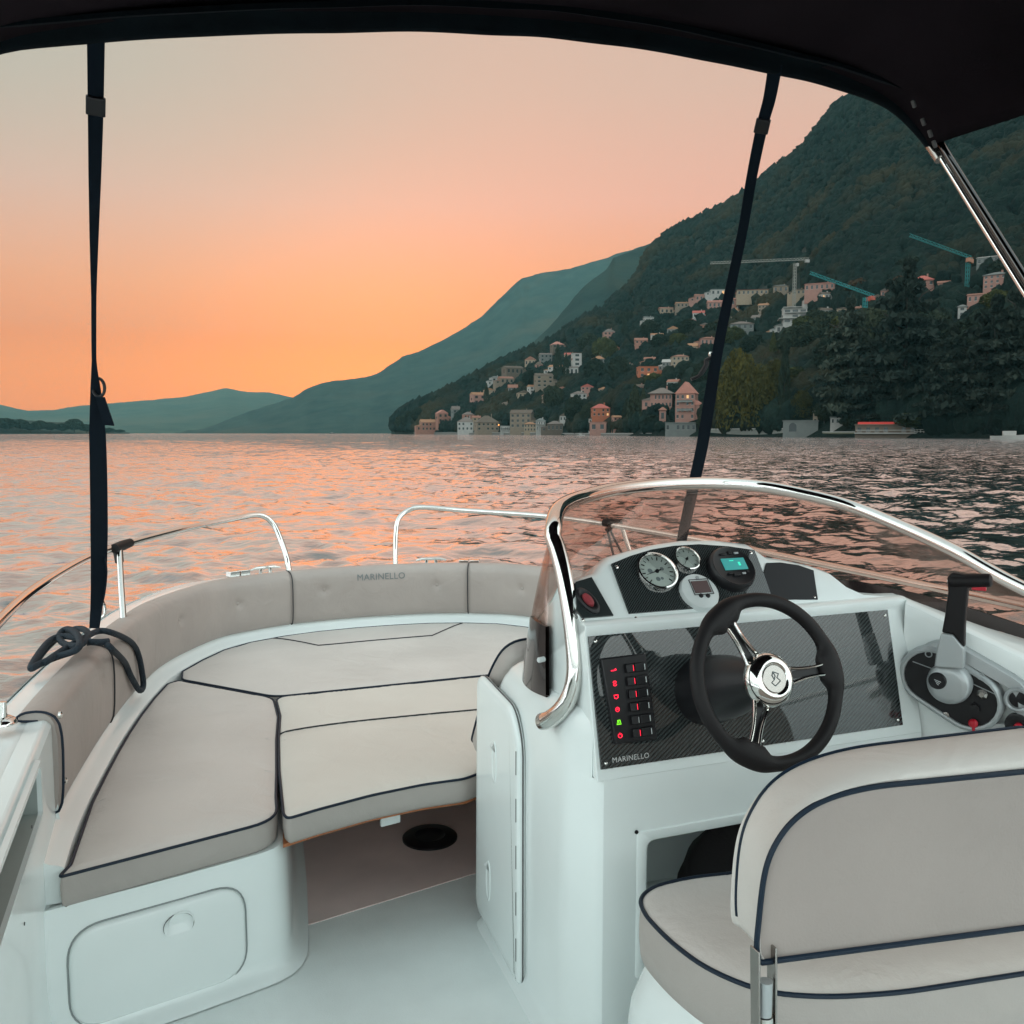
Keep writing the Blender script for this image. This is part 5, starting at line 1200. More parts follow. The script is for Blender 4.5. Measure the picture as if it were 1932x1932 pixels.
def crown_mesh(kind, seed, n):
    rg = random.Random(seed); mb = MB()
    for i in range(n):
        if kind == 'round':
            while True:
                p = Vector((rg.uniform(-1, 1), rg.uniform(-1, 1), rg.uniform(-1, 1)))
                if p.length < 1: break
            p = p.normalized()*(p.length**.4); k = .5*(1+.28*noise.noise(p*1.7+Vector((seed, 0, 0)))); c = Vector((p.x*k, p.y*k, .60+p.z*.42*(1+.22*noise.noise(p*2.1+Vector((0, seed, 0)))))); s = rg.uniform(.028, .055)
        elif kind == 'column':
            t = rg.random(); w = .5*(math.sin(math.pi*min(t*.85+.12, 1))**.8)*(1-.45*t); a = rg.uniform(0, 6.28); q = w*rg.uniform(.55, 1.05); c = Vector((q*math.cos(a), q*math.sin(a), .05+t*.95)); s = rg.uniform(.03, .06)
        elif kind == 'cedar':
            lv = rg.randrange(8); t = lv/7; z = .16+.80*t; w = .56*(1-t)**.62+.05; a = rg.uniform(0, 6.28); lob = .72+.28*math.sin(a*3+lv*2.1+seed)+.22*math.sin(a*5+lv+seed*2); q = w*math.sqrt(rg.random())*lob
            c = Vector((q*math.cos(a), q*math.sin(a), z+.022*math.sin(a*2+lv)-.07*q+rg.gauss(0, .010))); s = rg.uniform(.026, .05)
        else:        # willow
            a = rg.uniform(0, 6.28); q = .5*math.sqrt(rg.random()); tp_ = .95-.9*q*q*1.6+.06*math.sin(a*4+seed); z = tp_-rg.random()**1.3*.72*(.35+q); c = Vector((q*math.cos(a), q*math.sin(a), max(z, .06))); s = rg.uniform(.024, .045)
        nrm = Vector((rg.gauss(0, 1), rg.gauss(0, 1), rg.gauss(0, 1)+(1.6 if kind == 'cedar' else .3))).normalized(); u = nrm.orthogonal().normalized(); v = nrm.cross(u); a = rg.uniform(0, 3.1)
        u, v = u*math.cos(a)+v*math.sin(a), v*math.cos(a)-u*math.sin(a); e = .55 if kind != 'willow' else .4
        if kind == 'willow': v = (v*.5+Vector((0, 0, -1))).normalized()
        k1, k2 = rg.uniform(.7, 1.2), rg.uniform(.6, 1.1)
        mb.add([c-u*s*k1-v*s*e, c+u*s*.8-v*s*e*k2, c+u*s*k2+v*s*e, c-u*s*.7+v*s*e*k1+nrm*s*.3], [(0, 1, 2, 3)])
    return mb
PROTO = {}
for kind, n in (('round', 3000), ('column', 1400), ('cedar', 7000), ('willow', 4000)):
    for var in range(3 if kind in ('round', 'cedar') else 2):
        mb = crown_mesh(kind, 11*var+len(kind), n); o = mb.build('crown', ML['dark'], None, flat=True, weld=0, recalc=False)
        tm = MB(); tm.tube([(0, 0, -.06), (.01, .0, .25), (-.01, .01, .55), (0, 0, .85)], [.030, .024, .015, .004], 7)
        for k in range(6): a = k*1.05+var; tm.tube([(0, 0, .28+.07*k), (.17*math.cos(a), .17*math.sin(a), .40+.075*k), (.30*math.cos(a), .30*math.sin(a), .46+.07*k)], [.011, .007, .002], 5)
        t_ = tm.build('trunk', MBARK, None)
        PROTO[kind, var] = (o.data, t_.data); bpy.data.objects.remove(o); bpy.data.objects.remove(t_)
CROWNS = {}
def crown_data(kind, var, pal):
    if (kind, var, pal) not in CROWNS:
        d = PROTO[kind, var][0].copy(); d.materials.clear(); d.materials.append(ML[pal]); CROWNS[kind, var, pal] = d
    return CROWNS[kind, var, pal]
_tr = random.Random(5)
def tree(px, py, hpx, wpx, kind, pal, name, label, cat, group, at=None):
    P, d = hit(px, py) if at is None else at
    if kind == 'round' and at is None and any(px-wpx*.32 < (a+c_)/2 < px+wpx*.32 and py-hpx*.9 < (b+e_)/2 < py-hpx*.1 and P.xy.length < D_+6 for a, b, c_, e_, D_ in HRECT): return None
    h, w = hpx*d/F, wpx*d/F; var = _tr.randrange(3 if kind in ('round', 'cedar') else 2)
    e = thing(name, label, cat, P-Vector((0, 0, .02*h)), group); e.rotation_euler.z = _tr.uniform(0, 6.28); e.scale = (w, w, h)
    for nm, dt in (('crown', crown_data(kind, var, pal)), ('trunk', PROTO[kind, var][1])):
        o = bpy.data.objects.new(nm, dt); COL.objects.link(o); o.parent = e
    return e
G_W = 'dark trees of the lakeside wood'
WLAB = 'dark leafy tree among the houses on the wooded slope below the mountain'
# ================================================================== HOUSES
def wallmat(c): 
    k = 'wall_%02x%02x%02x' % tuple(int(255*min(1, x)) for x in c)
    return bpy.data.materials.get(k) or mat(k, c, .85, var=.10, scale=.35)
WIN = mat('window_glass', (.025, .03, .032), .12); WINF = mat('window_surround', (.5, .46, .42), .7)
PINK, SALM, ORNG, CREAM, WHITE, GREY, BROWN, BEIGE = (.29, .15, .12), (.27, .125, .09), (.33, .10, .05), (.27, .205, .145), (.34, .325, .305), (.13, .137, .13), (.10, .074, .056), (.18, .136, .10)
TILE, TILEP, SLATE, RTIL, OCH = (.25, .11, .075), (.40, .17, .13), (.15, .12, .105), (.36, .09, .07), (.30, .15, .08)
LITW = {}
def lit_copy(d):
    if d.name not in LITW: c = d.copy(); c.materials.clear(); c.materials.append(M['winlit']); LITW[d.name] = c
    return LITW[d.name]
M['winlit'] = emit('lit_window', (1., .55, .22), .8)
def facade_window(w, h):
    k = 'win%.2f_%.2f' % (w, h)
    if k not in FW:
        m = MB(); m.box((0, -.02, 0), (w, .10, h)); o = m.build('window', WIN, None, flat=True, weld=0); s_ = MB(); s_.box((0, -.06, -h/2-.08), (w*1.25, .22, .14)); q = s_.build('sill', WINF, None, flat=True, weld=0); FW[k] = (o.data, q.data); bpy.data.objects.remove(o); bpy.data.objects.remove(q)
    return FW[k]
FW = {}
HRECT = []
def house(px, py, wpx, hpx, wc, rc, roof, rows, cols, label, yaw=0, dep=.8, rh=None, over=.5, name='house', extra=None, cat='house', wk=.42):
    if roof == 'flat' and rows and name == 'house' and 'flat' not in label: roof, rh, over = 'hip', hpx*.26, .7
    HRECT.append((px-wpx/2, py-hpx-(rh or hpx*.25), px+wpx/2, py, math.hypot(*hit(px, py)[0][:2])))
    P, d = min((hit(px+q*wpx*.5, py) for q in (-1, -.5, 0, .5, 1)), key=lambda t: t[1]); P = EYEV+ray(px, py).normalized()*d; k = d/F; w, h = wpx*k, hpx*k; D = max(w*dep, 4.)
    vd = Vector((P.x, P.y, 0)).normalized(); ang = math.atan2(vd.y, vd.x)-math.pi/2+R(yaw)
    Rz = Matrix.Rotation(ang, 3, 'Z'); e = thing(name, label, cat, P+Rz @ Vector((0, D/2, 0)), 'houses of the lakeside village'); e.rotation_euler.z = ang
    def part(mb, nm, m, par=None):
        o = mb.build(nm, m, None, flat=True, weld=0); o.parent = par or e; return o
    wm = MB(); wm.box((0, 0, (h-9)/2), (w, D, h+9)); wl_ = part(wm, 'wall', wallmat(wc))
    rh = (rh*k if rh else h*.36); rm_ = MB(); W2, D2 = w/2+over, D/2+over; z0 = h+.003
    if roof == 'flat':
        rm_.box((0, 0, h+.25), (w+over*1.2, D+over*1.2, .5))
    elif roof == 'hip':
        r_ = max(W2-D2, .15)*.9 if W2 > D2 else .3
        v = [(-W2, -D2, z0), (W2, -D2, z0), (W2, D2, z0), (-W2, D2, z0), (-r_, 0, z0+rh), (r_, 0, z0+rh)]; rm_.add(v, [(0, 1, 5, 4), (1, 2, 5), (2, 3, 4, 5), (3, 0, 4), (3, 2, 1, 0)]); rm_.box((0, 0, h-.10), (W2*2-.2, D2*2-.2, .2))
    elif roof == 'gable':     # ridge across the front
        v = [(-W2, -D2, z0), (W2, -D2, z0), (W2, D2, z0), (-W2, D2, z0), (-W2, 0, z0+rh), (W2, 0, z0+rh)]; rm_.add(v, [(0, 1, 5, 4), (2, 3, 4, 5), (1, 2, 5), (3, 0, 4), (3, 2, 1, 0)])
    else:                     # gable end to the lake
        v = [(-W2, -D2, z0), (W2, -D2, z0), (W2, D2, z0), (-W2, D2, z0), (0, -D2, z0+rh), (0, D2, z0+rh)]; rm_.add(v, [(0, 3, 5, 4), (1, 4, 5, 2), (0, 4, 1), (2, 5, 3), (3, 2, 1, 0)])
    ro = part(rm_, 'roof', wallmat(rc))
    if roof in ('hip', 'gable') and w > 7:
        cm_ = MB(); cm_.box((w*.22, 0, z0+rh*.75), (.8, .8, rh*.9+.8)); part(cm_, 'chimney', wallmat(wc), ro)
    if rows and cols:
        ww, hh = round(w/cols*wk, 1), round(h/rows*.5, 1)
        dt, st_ = facade_window(ww, hh)
        for i in range(rows):
            for j in range(cols):
                if (i*7+j*3+int(px)) % 11 == 0 and rows*cols > 4: continue
                lit = (i*5+j*7+int(px)*3+int(py)) % 61 == 0
                o = bpy.data.objects.new('window', lit_copy(dt) if lit else dt); COL.objects.link(o); o.parent = e; o.location = (-w/2+w*(j+.5)/cols, -D/2-.03, h*(i+.52)/rows)
                if wpx > 26: q = bpy.data.objects.new('sill', st_); COL.objects.link(q); q.parent = o
        for sgn in (-1, 1):
            o = bpy.data.objects.new('window', dt); COL.objects.link(o); o.parent = e; o.location = (sgn*(w/2+.03), 0, h*.55); o.rotation_euler.z = sgn*math.pi/2
    if wpx > 16 and name == 'house' and int(px*7+py) % 3 != 0:
        sg = -1 if int(px) % 2 else 1; aw, ah, ad = w*.38, h*.58, D*.7
        m = MB(); m.box((sg*(w/2+aw/2), -D*.08, (ah-9)/2), (aw, ad, ah+9)); an = part(m, 'annex', wallmat(wc))
        x0, x1 = sg*(w/2)+.02*sg, sg*(w/2+aw+.4); y0, y1 = -D*.08-ad/2-.4, -D*.08+ad/2+.4
        m = MB(); m.add([(x0, y0, ah+ah*.3), (x1, y0, ah), (x1, y1, ah), (x0, y1, ah+ah*.3), (x0, y0, ah-.25), (x1, y0, ah-.25), (x1, y1, ah-.25), (x0, y1, ah-.25)], [(0, 1, 2, 3), (7, 6, 5, 4), (0, 4, 5, 1), (1, 5, 6, 2), (2, 6, 7, 3), (3, 7, 4, 0)]); part(m, 'annex_roof', wallmat(rc), an)
        m = MB(); m.box((sg*(w/2+aw*.5), -D*.08-ad/2-.02, ah*.5), (aw*.3, .08, ah*.45)); part(m, 'annex_window', WIN, an)
    if extra: extra(e, w, D, h, part)
    return e
def balcony(e, w, D, h, part):
    for z in (h*.36, h*.68):
        m = MB(); m.box((0, -D/2-.8, z), (w*.8, 1.6, .22)); b = part(m, 'balcony', wallmat(WHITE)); m = MB(); m.box((0, -D/2-1.55, z+.55), (w*.8, .06, .9)); part(m, 'railing', wallmat(GREY), b)
def arcade(e, w, D, h, part):
    for k in range(5):
        m = MB(); m.cyl((-w*.42+w*.21*k, -D/2-1.2, -1), (-w*.42+w*.21*k, -D/2-1.2, h*.62), .28, seg=8); part(m, 'column', wallmat(WHITE))
    m = MB(); m.box((0, -D/2-.9, h*.62+.2), (w, 2., .4)); part(m, 'porch_roof', wallmat(WHITE))
def arch_door(e, w, D, h, part):
    m = MB(); pts = [(-1.6, -D/2-.06, 0), (1.6, -D/2-.06, 0)]+[(1.6*math.cos(a), -D/2-.06, h*.5+1.6*math.sin(a)) for a in [math.pi*q/10 for q in range(11)]]
    m.prism([Vector(p)+Vector((-w*.22, 0, 0)) for p in pts], (0, .12, 0)); part(m, 'arched_door', WIN)
H = house
H(809, 813, 27, 16, SALM, OCH, 'gable', 2, 4, 'salmon house at the water, leftmost house of the shore village', 12)
H(836, 798, 20, 18, SALM, TILEP, 'gable_end', 2, 2, 'tall salmon house with pink tiled gable, behind the leftmost shore house', 18)
H(878, 813, 30, 17, WHITE, SLATE, 'hip', 2, 4, 'pale house with grey hipped roof between two dark trees at the water', -8, rh=9)
H(921, 813, 42, 16, BEIGE, BROWN, 'hip', 2, 5, 'broad beige house with a wide brown hipped roof at the water', 10, rh=13)
H(954, 814, 20, 10, WHITE, GREY, 'flat', 1, 5, 'tiny white lake pavilion with a flat roof', 0, name='pavilion', extra=arcade)
H(982, 808, 40, 28, BEIGE, BROWN, 'gable', 3, 4, 'large beige house with brown roof standing behind the white colonnade', -10, rh=7)
H(1000, 814, 22, 14, CREAM, OCH, 'flat', 2, 4, 'cream low house squeezed left of the white colonnade', 0)
H(1020, 813, 18, 19, WHITE, GREY, 'flat', 2, 4, 'white colonnaded house with open arcade at the water', 0, extra=arcade)
H(1047, 814, 30, 14, BROWN, SLATE, 'hip', 1, 4, 'brown shore house with dark roof between colonnade and orange house', 0, rh=6)
H(1128, 814, 31, 17, PINK, TILE, 'flat', 1, 2, 'small square pink boathouse on the waterline under the orange house', -4, name='boathouse', cat='boathouse')
H(1134, 786, 33, 16, ORNG, RTIL, 'hip', 2, 4, 'orange house with bright red hipped roof above the pink boathouse', 6, rh=8)
H(1094, 760, 26, 17, WHITE, SLATE, 'hip', 2, 3, 'white house among dark trees above the orange lake house', 14, rh=5)
H(1247, 771, 40, 28, PINK, SLATE, 'hip', 2, 6, 'pink villa with brown hipped roof and a row of small windows', -6, rh=11, over=1.6)
H(1292, 792, 36, 48, PINK, TILEP, 'gable_end', 4, 4, 'tall pink villa wing with steep salmon roof, nearest the strap', -12, rh=22, extra=balcony)
H(1250, 796, 12, 22, PINK, TILE, 'flat', 1, 1, 'narrow pink stair tower standing under the pink villa', 0)
H(1284, 815, 56, 16, GREY, GREY, 'flat', 1, 6, 'long grey boathouse wall on the water beneath the pink villa', 0, name='boathouse', cat='boathouse')
H(1224, 713, 36, 20, ORNG, ORNG, 'flat', 2, 3, 'vivid orange flat-roofed house on the slope above the pink villa', 10)
H(1259, 698, 19, 14, GREY, WHITE, 'gable', 2, 3, 'small grey house with white gable right of the vivid orange house', -10, rh=6)
H(1284, 690, 30, 17, CREAM, TILE, 'hip', 2, 4, 'cream house with red-brown roof left of the strap, above the villas', 8, rh=4)
H(1337, 653, 29, 14, PINK, TILE, 'flat', 1, 4, 'pale pink house partly behind the strap halfway up the slope', 6)
H(1089, 691, 17, 24, WHITE, BROWN, 'flat', 3, 1, 'white tower house with dark flat roof on the slope', 14, name='tower_house')
H(1079, 706, 24, 12, WHITE, SLATE, 'gable', 1, 3, 'low white house at the foot of the white tower house', 10, rh=3)
H(1054, 657, 22, 7, BROWN, TILEP, 'hip', 1, 3, 'house showing a broad pinkish roof, topmost on the left end of the slope', 20, rh=6)
H(1031, 682, 22, 13, GREY, SLATE, 'gable', 2, 3, 'grey house below the broad pinkish roof', 12, rh=3)
H(972, 707, 34, 13, BROWN, BROWN, 'gable', 1, 4, 'long brown house on the far left shoulder of the slope', 22, rh=4)
H(937, 727, 19, 14, WHITE, GREY, 'flat', 2, 2, 'white house on the far left shoulder, left of the long brown house', 20)
H(957, 724, 26, 10, BEIGE, TILE, 'gable', 1, 3, 'beige house just below the long brown house', 18, rh=4)
H(1028, 731, 32, 22, BEIGE, BROWN, 'gable', 3, 3, 'tall beige stone house above the large beige shore house', 12, rh=5)
H(1031, 765, 14, 18, BEIGE, TILE, 'flat', 2, 1, 'small beige house hemmed in by dark round trees', 10)
H(905, 763, 25, 18, PINK, OCH, 'gable', 2, 2, 'dusky pink house beside the slender black cypress', 20, rh=5)
H(1225, 612, 17, 12, WHITE, GREY, 'gable', 1, 2, 'small white house at the left end of the hillside row', 15, rh=3)
H(1258, 592, 24, 10, CREAM, TILE, 'gable', 1, 3, 'cream cottage second from the left in the hillside row', 12, rh=3)
H(1291, 581, 27, 9, BEIGE, OCH, 'gable', 1, 4, 'beige cottage third from the left in the hillside row', 10, rh=3)
H(1327, 568, 28, 10, PINK, TILE, 'gable', 1, 4, 'pink cottage left of the strap in the hillside row', 8, rh=4)
H(1355, 557, 26, 10, WHITE, GREY, 'flat', 1, 3, 'white flat-roofed house next to the strap in the hillside row', 8)
H(1352, 582, 30, 12, PINK, TILEP, 'gable', 1, 4, 'pink house below the white flat-roofed one beside the strap', 6, rh=4)
H(1420, 557, 54, 10, CREAM, RTIL, 'flat', 1, 7, 'long cream terrace with red roof edge right of the strap', 4)
H(1398, 577, 34, 12, PINK, TILEP, 'gable', 1, 5, 'pink long house under the cream terrace right of the strap', 6, rh=4)
H(1473, 552, 26, 12, BEIGE, GREY, 'flat', 1, 3, 'beige block with grey roof left of the grey crane mast', 0)
H(1507, 556, 22, 9, CREAM, BROWN, 'flat', 1, 3, 'low cream house just right of the grey crane mast', 0)
H(1546, 548, 50, 12, PINK, TILEP, 'gable', 1, 6, 'long pink house with pale red roof under the teal jib', -8, rh=4)
H(1594, 595, 27, 12, CREAM, BROWN, 'flat', 1, 3, 'cream house left of the nearer teal crane mast', 0)
def slabs(e, w, D, h, part):
    for z, s_, dx in ((h*.35, 1.25, -1.), (h*.72, 1.1, 2.), (h*1.08, .8, -2.)):
        m = MB(); m.box((dx, -.6, z), (w*s_, D+2.4, .5)); part(m, 'floor_slab', wallmat(WHITE))
H(1500, 610, 40, 26, WHITE, WHITE, 'flat', 3, 3, 'white building site of stacked open slabs at the foot of the grey crane', 6, extra=slabs, name='apartment_building', cat='building', wk=.7)
H(1475, 630, 22, 15, WHITE, GREY, 'flat', 1, 2, 'small white block below the stacked slabs of the building site', 8)
H(1400, 634, 40, 22, GREY, SLATE, 'flat', 2, 4, 'dull grey apartment house right of the strap halfway up the slope', 6)
H(1743, 551, 32, 20, PINK, RTIL, 'hip', 2, 3, 'pink house with red hipped roof between the two teal cranes', 10, rh=9)
H(1780, 546, 18, 11, SALM, TILE, 'gable', 1, 2, 'small salmon house left of the farther teal crane mast', -4, rh=4)
H(1876, 544, 34, 22, PINK, GREY, 'flat', 3, 4, 'three-storey pale pink block left of the shiny canopy leg', -14)
H(1868, 499, 40, 12, GREY, WHITE, 'gable', 1, 5, 'grey-white house above the three-storey pink block', -10, rh=4)
H(1846, 571, 34, 13, PINK, TILE, 'gable', 1, 4, 'pinkish long house under the three-storey block', -8, rh=4)
H(1815, 597, 13, 16, WHITE, GREY, 'flat', 2, 1, 'slim white house under the farther teal crane', 0)
H(1686, 684, 22, 8, WHITE, WHITE, 'gable', 1, 2, 'white roof glimpsed between the black cedars', 5, rh=5)
H(1818, 702, 22, 15, PINK, TILE, 'gable_end', 1, 2, 'pink gabled house half hidden among cedars', 10, rh=6)
H(1838, 780, 18, 18, WHITE, TILE, 'gable_end', 2, 2, 'white gabled house above the long lake wall', 12, rh=8)
H(1671, 762, 26, 14, WHITE, SLATE, 'flat', 1, 3, 'white arched house front above the red boathouse roof', 0)
H(1510, 814, 60, 18, GREY, GREY, 'flat', 0, 0, 'grey lake building with an arched door beside the yellow tree', 0, extra=arch_door, name='lake_building', cat='building')
H(1538, 800, 8, 22, CREAM, WHITE, 'flat', 2, 1, 'thin white chimney tower rising behind the grey arched building', 0, name='chimney_tower', cat='tower', dep=1.)
H(1580, 801, 24, 12, WHITE, GREY, 'flat', 1, 3, 'small white pavilion left of the red-roofed boathouse', 0, name='pavilion')
# floating boathouse with the red awning
def redroof(e, w, D, h, part):
    m = MB(); rows = []
    for q in range(9):
        a = math.pi*q/8; rows.append([Vector((x, -D*.5*math.cos(a), h+.05+1.4*math.sin(a))) for x in (-w*.46, w*.30)])
    m.grid(rows); m.ngon([r[0] for r in rows]); m.ngon([r[1] for r in rows]); part(m, 'red_awning', mat('red_canvas', (.50, .035, .025), .8))
    m = MB(); m.box((0, -D/2-.3, h*.45), (w*.98, .12, .25)); part(m, 'white_rail', wallmat(WHITE))
    m = MB(); m.box((0, -D/2-.6, .35), (w*1.02, 1.2, .35)); part(m, 'landing_stage', wallmat(WHITE))
H(1671, 819, 100, 15, BROWN, BROWN, 'flat', 1, 7, 'floating boathouse under a long red canvas awning at the waterline', 0, dep=.3, extra=redroof, name='boathouse', cat='boathouse')
# more small roofs packed between the trees
_hr = random.Random(21)
_tiny = [(862, 785), (925, 750), (990, 752), (1045, 705), (1062, 742), (1140, 742), (1000, 690), (1210, 655), (1306, 664), (1300, 615), (1268, 735), (1440, 588), (1455, 640), (1530, 575), (1560, 600), (1370, 612), (1620, 590), (1655, 572), (1700, 600), (1795, 620), (1330, 622), (1150, 640), (1120, 800), (900, 800), (1065, 795), (1165, 800), (1850, 600), (1895, 570), (1240, 645), (885, 792), (950, 772), (968, 745), (1010, 742), (1018, 700), (1075, 680), (1108, 742), (1128, 690), (1160, 668), (1185, 700), (1205, 742), (1225, 690), (1270, 630), (1318, 600), (1385, 596), (1425, 610), (1560, 566), (1580, 625), (1675, 560), (1765, 585)]
for px, py in _tiny:
    far = px < 1200; wv = _hr.uniform(13, 24); hv = _hr.uniform(8, 14)
    e = H(px, py, wv, hv, _hr.choice([PINK, CREAM, BEIGE, WHITE, SALM, GREY]), _hr.choice([TILE, BROWN, SLATE, RTIL, OCH]), _hr.choice(['gable', 'gable_end', 'hip', 'gable']), 2 if hv > 11 else 1, 3 if wv > 17 else 2, 'tiny tile-roofed house squeezed between trees on the village slope', _hr.uniform(-25, 30), rh=_hr.uniform(3.5, 6.5))
    e['group'] = 'tiny tile-roofed houses between the trees'
    r_ = HRECT.pop(); HRECT.append((r_[0]+2, r_[1], r_[2]-3, r_[3]-(r_[3]-r_[1])*.45, r_[4]))
HRECT += [(1622, 556, 1638, 634, 380.), (1816, 486, 1832, 548, 900.), (1490, 494, 1504, 600, 900.)]
# big spreading cedars to the right
for px, py, h, w, lab in [
    (1598, 790, 210, 118, 'black spreading cedar rising behind the teal crane mast above the small white pavilion'),
    (1705, 770, 250, 150, 'tallest black cedar with layered flat branches behind the red-roofed boathouse'),
    (1645, 800, 130, 96, 'low black cedar just above the red boathouse roof'),
    (1792, 800, 165, 120, 'dark layered cedar between the boathouse terrace and the white gabled house'),
    (1872, 790, 200, 140, 'wide black cedar over the white gabled house by the long lake wall'),
    (1925, 770, 220, 120, 'black cedar in front of the bright canopy leg at the picture edge')]:
    tree(px, py, h, w, 'cedar', 'cedar' if px in (1645, 1872) else 'cedar2', 'cedar_tree', lab, 'tree', 'large cedars on the right shore')
for px, py, h, w, lab in [
    (1392, 812, 150, 78, 'tall olive-gold willow right beside the canopy strap above the lake wall'),
    (1432, 808, 118, 66, 'lower olive willow right of the tall one on the shore'),
    (1462, 770, 90, 60, 'green-gold tree on the slope above the grey arched lake building'),
    (1512, 790, 52, 40, 'bright yellow tree beside the thin white chimney tower'),
    (1542, 760, 34, 50, 'amber bush-like tree above the thin white chimney tower'),
    (1345, 800, 60, 36, 'golden bush tree between the pink villa tower and the strap')]:
    tree(px, py, h, w, 'willow', 'gold', 'willow_tree', lab, 'tree', 'yellow willows on the shore')
for px, py, h, w, pal, lab in [
    (1197, 806, 78, 34, 'dark', 'broad dark cypress between the orange lake house and the pink villa'),
    (1213, 800, 64, 22, 'dark', 'narrow dark cypress touching the pink villa wall'),
    (1182, 808, 55, 22, 'dark', 'shorter dark cypress just right of the orange house with red roof'),
    (918, 770, 46, 14, 'dark', 'slender black cypress in the left part of the village'),
    (1052, 722, 70, 20, 'dark', 'tall black cypress left of the white tower house'),
    (1068, 720, 52, 14, 'dark', 'thin cypress touching the white tower house'),
    (1478, 800, 150, 26, 'dark', 'very tall dark poplar between willows and the grey arched building'),
    (1458, 690, 60, 18, 'green', 'dull green poplar below the white terraced building under the grey crane'),
    (1178, 640, 46, 14, 'dark', 'lone dark cypress on the upper slope left of the hillside houses')]:
    tree(px, py, h, w, 'column', pal, 'cypress_tree', lab, 'tree', 'columnar trees in the village')
RND = [(756, 812, 26, 22), (770, 810, 34, 26), (790, 800, 30, 26), (852, 806, 52, 34), (868, 790, 44, 30), (838, 800, 40, 26), (893, 800, 44, 36), (944, 806, 60, 40), (962, 780, 56, 40), (985, 770, 54, 44), (1000, 735, 36, 30), (1060, 808, 62, 44), (1085, 806, 58, 40), (1044, 780, 50, 40), (1110, 806, 44, 28), (1072, 756, 44, 40), (1150, 760, 48, 44), (1168, 730, 56, 40), (1122, 728, 50, 40), (1190, 715, 46, 36), (1140, 690, 50, 46), (1110, 670, 40, 40), (1170, 680, 46, 44), (1212, 672, 40, 40), (1245, 668, 36, 36), (1280, 660, 30, 34), (1300, 640, 36, 36), (1225, 640, 34, 36), (1180, 620, 30, 36), (1260, 745, 40, 44), (1235, 735, 30, 36), (1300, 720, 34, 36), (1325, 745, 60, 40), (1420, 680, 44, 50), (1450, 655, 44, 46), (1385, 660, 40, 40), (1500, 680, 60, 60), (1535, 670, 60, 60), (1560, 650, 56, 60), (1540, 620, 34, 44), (1600, 640, 44, 60), (1680, 585, 50, 54), (1700, 560, 34, 44), (1760, 600, 60, 60), (1852, 640, 50, 50), (1880, 600, 44, 54), (1910, 570, 44, 50), (1650, 680, 90, 80), (1740, 690, 100, 90), (1570, 720, 80, 60), (1500, 735, 40, 50), (1840, 700, 90, 80), (1910, 690, 90, 70), (1575, 812, 40, 60), (1610, 812, 26, 44), (1725, 812, 30, 60), (1700, 760, 60, 60), (1930, 640, 60, 60), (1345, 640, 30, 34), (1020, 800, 30, 24), (1160, 806, 40, 24), (1230, 806, 22, 30), (1330, 812, 26, 30), (1372, 790, 50, 44), (1555, 800, 40, 34), (1515, 640, 40, 40), (1620, 560, 30, 44), (1715, 520, 30, 44), (1890, 530, 34, 40)]
for k, (px, py, h, w) in enumerate(RND):
    pal = 'brown' if px > 1560 and py < 600 and k % 3 == 0 else 'green' if k % 5 == 0 and px > 1100 else 'dark'
    tree(px, py, h, w, 'round', pal, 'broadleaf_tree', WLAB, 'tree', G_W)
for px, py, h, w in [(12, 812, 20, 30), (40, 812, 18, 24), (75, 813, 17, 26), (95, 814, 15, 20), (118, 815, 14, 22), (140, 815, 22, 28), (163, 816, 14, 22), (185, 817, 12, 22), (205, 817, 9, 20), (225, 817, 6, 18), (-20, 812, 22, 34), (58, 814, 13, 22)]:
    d = ray(px, py); D = 2050+px*.8; P = EYEV+d*(D/math.hypot(d.x, d.y)); P.z = max(P.z, -.5)
    tree(px, py, h, w, 'round', 'dark', 'broadleaf_tree', 'hazy dark tree on the low far shore behind the port strap', 'tree', 'trees on the low far shore', at=(P, D))
